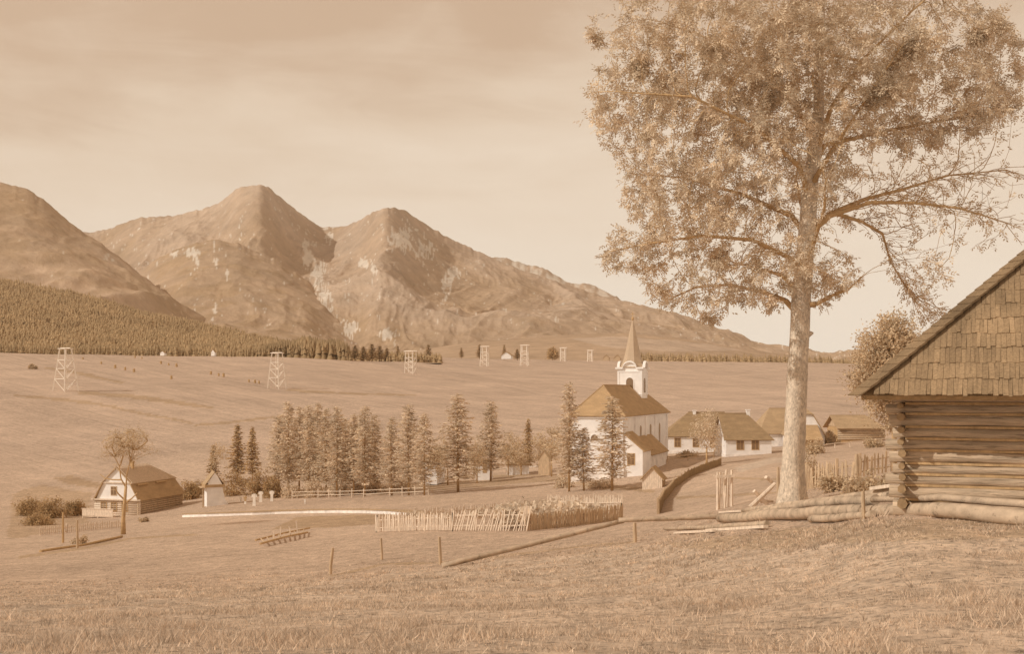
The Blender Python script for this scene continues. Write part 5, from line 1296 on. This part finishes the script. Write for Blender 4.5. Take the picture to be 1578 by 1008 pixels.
picket_fence('pale upright picket fence, left half of the garden front', [gA, gB], 25 / F * gA.y, .175, 0.0, 'wood_pale', seed=2, group=G9, wp=.082)
picket_fence('leaning rickety picket fence, right half of the garden front', [gB, gC], 33 / F * gB.y, .185, .27, 'wood_pale', seed=3, group=G9, lj=.12, wp=.065)
picket_fence('shaded picket fence on the right side of the kitchen garden', [gC, gD], 26 / F * gC.y, .14, 0.02, 'wood_mid', seed=4, group=G9, wp=.11)  # darker wood puts the shade of this side into the colour
picket_fence('far pale picket fence closing the back of the garden', [gD, gE], 20 / F * gE.y + .5, .16, 0, 'wood_pale', seed=5, group=G9)
picket_fence('picket fence on the left side of the kitchen garden', [gE, gY(660, 78), gA], 1.1, .16, 0, 'wood_pale', seed=6, group=G9)
def garden():
    rng = np.random.default_rng(3); n = 0
    c = np.array([(p.x, p.y) for p in (gA + Vector((1.2, 1.5, 0)), gC + Vector((.2, 1.0, 0)), gD + Vector((-1.0, .6, 0)), gE + Vector((0, -1.0, 0)), gY(700, 76))])
    G = []
    while len(G) < 420:
        p = rng.uniform(c.min(0), c.max(0))
        if in_poly(np.array([p[0]]), np.array([p[1]]), [tuple(q) for q in c])[0]:
            px = 789 + F * p[0] / p[1]
            if px > 765 or rng.random() < .05: G.append((p[0], p[1], ground(*p)))
    G = np.array(G); per = 26; C_ = np.repeat(G, per, 0) + np.abs(rng.normal(size=(len(G) * per, 3))) * np.array([0, 0, .25]) + rng.normal(size=(len(G) * per, 3)) * np.array([.2, .2, .0])
    C_[:, 2] += np.repeat(rng.uniform(.25, .8, len(G)), per)
    V, Fc = leaf_quads(C_, .34, .22, rng, .1)
    o = link('vegetation', mesh_np('vegetation', V, Fc, np.repeat(rng.uniform(.75, 1.2, len(G)), per)), M['crop']); tag(o, 'dense pale leafy cabbage crop inside the picket fence', 'crop', kind='stuff')
garden()
picket_fence('old picket fence between the big trunk and the barn', [gp(1243, 757), gp(1290, 751), gp(1322, 746)], 40 / F * 45, .20, .03, 'wood_mid', seed=8, post_every=2.2, wp=.11, lj=.06)
picket_fence('short picket fence section touching the log barn corner', [gp(1325, 737), gp(1375, 728)], 38 / F * 46, .20, 0, 'wood_mid', seed=9, post_every=2.4, wp=.11)
picket_fence('faint low picket fence below the balcony of the mansard house', [gp(62, 826), gp(140, 818), gp(186, 814)], .85, .24, 0, 'wood_pale', seed=10, wp=.14)

def board_fence():
    pts = [gp(1016, 792), gp(1024, 772), gp(1040, 752), gp(1062, 736), gp(1088, 725), gp(1112, 717)]
    path = poly_path(pts, .22); o = path[0].copy(); o.z = ground(o.x, o.y)
    t = thing('board_fence', 'dark closed board fence curving from the meadow to the farmhouses', 'fence', o); r = random.Random(5); m = MB(); n = len(path)
    for i, p in enumerate(path[:-1]):
        d = path[i + 1] - p; d.z = 0; R = Matrix.Rotation(math.atan2(d.y, d.x), 3, 'Z'); h = .88 * r.uniform(.9, 1.06); z = ground(p.x, p.y) - o.z
        m.box((p.x - o.x, p.y - o.y, z + h / 2 - .15), (.205, .035 + r.uniform(0, .01), h + .3), R)
    m.build('boards', M['fence_dark'], t)
    for p in poly_path(pts, 2.5):
        m = MB(); q = Vector((p.x - o.x - .1, p.y - o.y, ground(p.x, p.y) - o.z)); m.beam(q - Vector((0, 0, .4)), q + Vector((0, 0, 1.02)), .13); m.build('post', M['wood_mid'], t)
board_fence()

# ------------------------------------------------------------------ posts, poles and logs of the foreground
def stake(px, py, top, w, label, lean=(0, 0), name='fence_post', mat='wood_mid'):
    p = gp(px, py); u = p.y / F; h = (py - top) * u; r = w / 2 * u; m = MB()
    m.tube([(0, 0, -.4), (0.01, 0, h * .3), (lean[0] * u * .6, 0, h * .7), (lean[0] * u, lean[1], h)], [r * 1.1, r, r * .95, r * .8], 8)
    o = m.build(name, M[mat], None, smooth=False); o.location = p
    return tag(o, label, 'post', 'old posts in the meadow')
stake(509, 886, 845, 5, 'slightly leaning weathered post, nearest of the meadow posts', (4, 0))
stake(588, 863, 830, 4, 'thin upright post between the meadow and the picket fence', (-1, 0))
stake(678, 872, 828, 5, 'upright post at the low end of the slanting rail', (-1, 0))
stake(978, 838, 806, 6, 'short post propping the slanting rail', (0, 0))
stake(1330, 803, 757, 6, 'post standing in front of the felled logs near the barn', (0, 0))
stake(97, 837, 790, 3.5, 'dark thin post left of the tall pale one by the mansard house', (0, 0), mat='wood_dark')
stake(119, 846, 802, 4, 'pale post in front of the mansard house fence', (0, 0))
stake(1199, 771, 720, 5, 'thin stake close against the left of the big trunk', (0, 0))
stake(1320, 748, 700, 7, 'stout gate post at the break of the right picket fence', (0, 0))
def pole(pts, r0, r1, label, name='pole', mat='felled', cat='pole', n=10, group=None, wob=.02):
    pts = [Vector(p) for p in pts]; o = pts[0].copy(); m = MB(); rr = random.Random(label); L = []; R = []
    k = 10
    for i in range(k + 1):
        f = i / k * (len(pts) - 1); a = min(int(f), len(pts) - 2); q = pts[a].lerp(pts[a + 1], f - a) - o
        L.append(q + Vector((0, rr.uniform(-wob, wob) * .6, rr.uniform(-wob, wob) * .6))); R.append((r0 + (r1 - r0) * i / k) * rr.uniform(.975, 1.025))
    m.tube(L, R, n); ob = m.build(name, M[mat], None, smooth=True); ob.location = o
    for p_ in ob.data.polygons:
        if len(p_.vertices) > 4: p_.use_smooth = False
    return tag(ob, label, cat, group)
ra = gp(681, 876); ra.z += .06; rb = gp(961, 838); rb = P(961, 803, rb.y - .2)
pole([ra, rb], .10, .085, 'long slanting peeled rail rising from the meadow to a post', 'rail', cat='rail')
rc = P(1118, 796, gY(1118, 39).y)
pole([rb + Vector((-.2, -.24, .04)), rc], .085, .10, 'long level rail running on from the slanting one to the logs', 'rail', cat='rail')
def og(px, py, r): q = gp(px, py); q.z += r; return q
def on(px, Y, r): q = gY(px, Y); q.z += r; return q
G10 = 'felled logs lying before the barn'
pole([og(1128, 803, .12), og(1230, 797, .30), og(1350, 790, .28)], .09, .11, 'crooked pole lying across the upper side of the felled log', 'log', cat='log', group=G10, wob=.05)
pole([og(1250, 807, .08), og(1300, 804, .09), og(1345, 800, .08)], .09, .07, 'short thin pole lying in front of the felled log', 'log', cat='log', group=G10, wob=.03)
pole([og(1110, 807, .15), og(1220, 803, .17), og(1332, 797, .14)], .15, .13, 'thick pale felled log lying at the foot of the big tree', 'log', cat='log', group=G10, n=14, wob=.03)
pole([og(1145, 801, .26), og(1260, 796, .38), og(1392, 782, .36)], .08, .07, 'thin peeled pole resting along the top of the felled log', 'log', cat='log', group=G10)
pole([og(1180, 798, .16), og(1300, 792, .26), og(1372, 785, .26)], .11, .10, 'middle pole wedged behind the felled log', 'log', cat='log', group=G10)
pole([on(1330, 22.3, .12), on(1450, 18.7, .16), on(1640, 16.7, .12)], .12, .14, 'smooth grey felled log lying in front of the barn wall', 'log', cat='log', group=G10, n=14, wob=.02)
pole([on(1345, 22.6, .30), on(1450, 19.0, .33), on(1660, 17.0, .30)], .06, .07, 'slim pole on top of the log before the barn', 'log', cat='log', group=G10)
pole([og(1024, 818, .06), og(1100, 817, .08), og(1182, 813, .08)], .06, .08, 'short stripped log lying on the grass left of the thick one', 'log', cat='log', group=G10)
def slabs():
    for i, (a, b, y0, y1, w, dz, l) in enumerate([(1040, 1100, 824, 821, .10, .05, 'thin bark slab lying left before the felled logs'), (1090, 1180, 821, 816, .12, .06, 'long split slab lying on the grass before the felled logs'), (1113, 1160, 793, 791, .3, .08, 'pale split board lying at the left end of the logs'), (1345, 1392, 788, 784, .15, .48, 'white board lying on the logs near the barn bush')]):
        p, q = og(a, y0, dz), og(b, y1, dz); m = MB(); m.beam(Vector(), q - p, w, .07); o = m.build('wood_slab', M['wood_pale'], None); o.location = p; tag(o, l, 'slab', 'split slabs lying by the logs')
slabs()
pole([gp(62, 852) + Vector((0, 0, .08)), gp(130, 842) + Vector((0, 0, .10)), gp(188, 829) + Vector((0, 0, .1))], .12, .10, 'long dark pole lying on the ground by the forked tree', 'pole', 'wood_dark')
def hay_rack():
    a, b = gp(394, 841), gp(477, 822); o = a.copy(); t = thing('hay_ladder', 'dark wooden hay wagon ladder lying in the meadow', 'ladder', o); u = a.y / F
    r = random.Random(2)
    for k, (p, q) in enumerate(((gp(394, 839), gp(477, 820)), (gp(401, 845), gp(474, 827)))):
        m = MB(); m.tube([p - o + Vector((0, 0, .25)), (p + q) / 2 - o + Vector((0, 0, .32)), q - o + Vector((0, 0, .28))], .065, 7); m.build('side_rail', M['wood_dark'], t)
    for i in range(9):
        f = .08 + i * .1; p = gp(394, 839).lerp(gp(477, 820), f) - o + Vector((0, 0, .3)); q = gp(401, 845).lerp(gp(474, 827), f) - o + Vector((0, 0, .28)); m = MB(); m.beam(p, q, .06); m.build('rung', M['wood_mid'], t)
    for f, h in ((.28, .75), (.4, .9), (.62, .8), (.76, 1.1)):
        p = gp(397, 841).lerp(gp(476, 823), f) - o; m = MB(); m.beam(p, p + Vector((r.uniform(-.15, .05), 0, h)), .07); m.build('stake', M['wood_pale'], t)
hay_rack()
def tree_guard():
    p = gp(1115, 784); u = p.y / F; t = thing('tree_guard', 'upright bundle of poles guarding a sapling in the meadow', 'tree guard', p)
    for x, x2, y, h in ((-11, -11, -.3, 57), (-6, -4, .3, 55), (0, 3, -.2, 60), (4, 1, .35, 54), (11, 11, -.25, 60), (7, 9, .3, 50)):
        m = MB(); m.tube([(x * u, y, -.3), (x2 * u, y, h * u)], [.075, .06], 6); m.build('pole', M['wood_pale'], t)
    m = MB(); m.beam((-14 * u, -.42, 50 * u), (14 * u, -.38, 51 * u), .12); m.beam((-12 * u, .48, 49 * u), (13 * u, .48, 49 * u), .09); m.build('crossbar', M['wood_pale'], t)
tree_guard()
def sawhorse():
    p = gp(1172, 781); u = p.y / F; t = thing('sawhorse', 'crossed pole sawbuck standing left of the big trunk', 'sawhorse', p)
    for (a, b, y) in (((-20, 2), (21, 36), -.4), ((-14, -2), (22, 30), .1), ((-12, 26), (12, 2), -.2), ((10, 46), (22, 36), .2), ((2, 8), (24, 6), .3)):
        m = MB(); m.tube([(a[0] * u, y, a[1] * u - .03), (b[0] * u, y + .25, b[1] * u)], [.075, .065], 6); m.build('pole', M['wood_pale'], t)
sawhorse()

# ------------------------------------------------------------------ log barn
def log_barn():
    Y = 20.0; u = Y / F; x0 = (1384 - 789) * u; xe = 18.5; D = 9.0
    zb = (HY - 770) * u
    o = Vector((x0, Y, zb)); t = thing('log_barn', 'old log barn with big shingled roof at the right edge', 'barn', o, math.radians(-23))
    r = random.Random(9)
    bounds = [797, 770, 748, 731, 714, 694, 676, 658, 638, 622, 607]
    Wd = xe - x0
    core = MB(); core.b2((.16, .20, -.8), (Wd, D, (770 - 600) * u)); core.build('wall', M['log_end'], t)
    for i in range(len(bounds) - 1):
        z0 = (770 - bounds[i]) * u; z1 = (770 - bounds[i + 1]) * u; zc = (z0 + z1) / 2; rad = (z1 - z0) * .5
        pts = []; rr = []; k = 22
        for j in range(k + 1):
            x = -(.10 + .06 * (i % 3)) + j / k * (Wd + .3); pts.append((x, .14 + r.uniform(-.02, .02), zc + r.uniform(-.013, .013))); rr.append(rad * r.uniform(.88, 1.02))
        m = MB(); m.tube(pts, rr, 14); lo = m.build('log', M['log'], t, smooth=True)
        for p_ in lo.data.polygons:
            if len(p_.vertices) > 4: p_.use_smooth = False
        # side wall logs, half a course up, whose squared ends stick out at the corner
        m = MB(); zs = z1 - .01; e = rad * .62
        jy = r.uniform(-.05, .05); m.tube([(.06 + r.uniform(-.02, .02), -.22 + jy, zs - rad * .35), (.06, D * .5, zs - rad * .3), (.06, D, zs - rad * .35)], [e * r.uniform(.92, 1.05), e, e], 7); sdl = m.build('log', M['log_end'], t)
    # chinking moss between courses
    ch = MB()
    for i in range(1, len(bounds) - 1):
        z = (770 - bounds[i]) * u; ch.b2((.12, .06, z - .022), (Wd, .24, z + .022))
    ch.build('chinking', M['wood_dark'], t)
    # roof: front slope, left hip; laid with individual shingles in courses
    ex = -.55; ey = -1.0; ez = (HY - 610) / F * 19.27 - zb
    fs_, ls = .95, .95      # rise per metre of front slope and of left slope
    ridge_d = 5.0
    Rz = ez + ridge_d * fs_; rx = ex + ridge_d * fs_ / ls; x_end = Wd + 1.0
    under = MB()
    under.slab([(ex, ey, ez), (x_end, ey, ez), (x_end, ey + ridge_d, Rz), (rx, ey + ridge_d, Rz)], .10)
    under.slab([(ex, ey + 2 * ridge_d, ez), (ex, ey, ez), (rx, ey + ridge_d, Rz)], .10)
    under.slab([(x_end, ey + 2 * ridge_d, ez), (ex, ey + 2 * ridge_d, ez), (rx, ey + ridge_d, Rz), (x_end, ey + ridge_d, Rz)], .10)
    rf = under.build('roof', M['fence_dark'], t)
    sh = MB(); nv = Vector((0, -fs_, 1)).normalized(); sv = Vector((0, 1, fs_)).normalized(); Ls = ridge_d * math.hypot(1, fs_)
    course = .40; nC = int(Ls / course) + 1
    for c in range(nC):
        s0 = c * course; d0 = s0 / math.hypot(1, fs_); xl = ex + d0 * fs_ / ls + .22; x = xl; cb = r.uniform(.9, 1.08)
        while x < x_end:
            w = r.uniform(.06, .105); jit = r.uniform(-.03, .03); base = Vector((x + w / 2, ey, ez)) + sv * (s0 + .27 + jit) + nv * (.045 + r.uniform(0, .014))
            R = Matrix((Vector((1, 0, 0)), sv, nv)).transposed() @ Matrix.Rotation(math.radians(-2.0 + r.uniform(-.9, .9)), 3, 'X') @ Matrix.Rotation(r.uniform(-.02, .02), 3, 'Z')
            sh.box(base, (w - .004, .62 + r.uniform(-.02, .02), .018), R, cb * r.uniform(.86, 1.13)); x += w
    sh.build('shingle_courses', M['roof_strip'], rf, attr=True)
    # left hip shingles
    s2 = MB(); nl = Vector((-ls, 0, 1)).normalized(); sl_ = Vector((1, 0, ls)).normalized(); Ll = (rx - ex) * math.hypot(1, ls)
    for c in range(int(Ll / course)):
        s0 = c * course; dx = s0 / math.hypot(1, ls); ins = dx * ls / fs_; y = ey + ins + .32
        while y < ey + 2 * ridge_d - ins - .3:
            w = r.uniform(.12, .22); base = Vector((ex, y + w / 2, ez)) + sl_ * (s0 + .25) + nl * .05
            R = Matrix((Vector((0, -1, 0)), sl_, nl)).transposed() @ Matrix.Rotation(math.radians(-2.6), 3, 'X')
            s2.box(base, (w - .006, .6, .022), R, r.uniform(.8, 1.2)); y += w
    s2.build('hip_shingles', M['roof_strip'], rf, attr=True)
    hp = MB(); a = Vector((ex, ey, ez)); b = Vector((rx, ey + ridge_d, Rz)); hn = (nv + nl).normalized(); n = 34
    for i in range(n):
        p = a.lerp(b, (i + .5) / n) + hn * .075; ax = (b - a).normalized(); sd = ax.cross(hn); R = Matrix((sd, ax, hn)).transposed() @ Matrix.Rotation(math.radians(-4), 3, 'X'); hp.box(p, (.34, .5, .02), R, r.uniform(.68, .92))
    hp.build('hip_cap', M['roof_strip'], rf, attr=True)
    # rafters tails under the eave and wall plate
    for i in range(9):
        m = MB(); x = .2 + i * 1.1; m.box((x, -.36, ez + .40), (.13, 1.1, .13), Matrix.Rotation(math.radians(43.5), 3, 'X')); m.build('rafter', M['wood_dark'], t)
log_barn()

# ------------------------------------------------------------------ grass
def grass():
    rng = np.random.default_rng(8); n = 80000
    Y = 6.0 * (48 / 6.0) ** (rng.random(n) ** .72); px = rng.uniform(-60, 1640, n); x = (px - 789) / F * Y
    dens = fbm(x * .9, Y * .9, 31, 4)
    keep = rng.random(n) < np.clip((dens - .36) * 4, .40, 1)
    bnd = np.interp(px, [-400, 28, 300, 550, 700, 980, 1100, 1330, 1578], [905, 905, 895, 882, 868, 834, 828, 808, 800])
    py = HY - ground_np(x, Y) / Y * F
    keep &= (py > bnd - 4) | (rng.random(n) < .25)
    x, Y, dens = x[keep], Y[keep], dens[keep]; n = len(x)
    z = ground_np(x, Y) + np.clip(1 - Y / 120, 0, 1) * ((fbm(x * .8, Y * .8, 3, 4) - .47) * .16 + (fbm(x * .15, Y * .15, 5, 3) - .44) * .25 * np.clip(Y / 20, 0, 1))
    per = 7; tall = rng.gamma(2.0, .0115, n) * (0.75 + 1.1 * np.clip((dens - .42) * 3, 0, 1))
    X_ = np.repeat(x, per) + rng.normal(size=n * per) * .05; Y_ = np.repeat(Y, per) + rng.normal(size=n * per) * .05; Z_ = np.repeat(z, per) - .02
    h = np.repeat(tall, per) * rng.uniform(.6, 1.3, n * per) + .02; wd = np.clip(np.repeat(Y, per) * .00055, .006, .02) * rng.uniform(.7, 1.3, n * per)
    a = rng.uniform(0, 6.28, n * per); ln = rng.normal(size=(n * per, 2)) * .55 * h[:, None]
    B = np.stack([X_, Y_, Z_], 1); d = np.stack([np.cos(a) * wd, np.sin(a) * wd, a * 0], 1)
    V = np.stack([B - d, B + d, B + np.stack([ln[:, 0], ln[:, 1], h], 1)], 1)
    C = np.repeat(rng.uniform(.5, 1.35, n) * (.85 + .3 * fbm(x * .5, Y * .5, 37, 3)), per) * rng.uniform(.9, 1.1, n * per)
    o = link('grass', mesh_np('grass', V.reshape(-1, 3), np.arange(3 * n * per).reshape(-1, 3), C), M['grass']); tag(o, 'rough tufted pasture grass on the near slope', 'grass', kind='stuff')
grass()

# ------------------------------------------------------------------ haze
def haze():
    m = bpy.data.materials.new('haze'); m.use_nodes = True; t = m.node_tree; t.nodes.clear()
    v = t.nodes.new('ShaderNodeVolumePrincipled'); v.inputs['Color'].default_value = (0.98, 0.87, 0.74, 1); v.inputs['Density'].default_value = 0.00005; v.inputs['Anisotropy'].default_value = 0.2
    o_ = t.nodes.new('ShaderNodeOutputMaterial'); t.links.new(v.outputs[0], o_.inputs['Volume'])
    b = MB(); b.b2((-5200, -120, -70), (5200, 6600, 1150)); o = b.build('haze', m); tag(o, kind='stuff')
USE_HAZE = True
if USE_HAZE: haze()
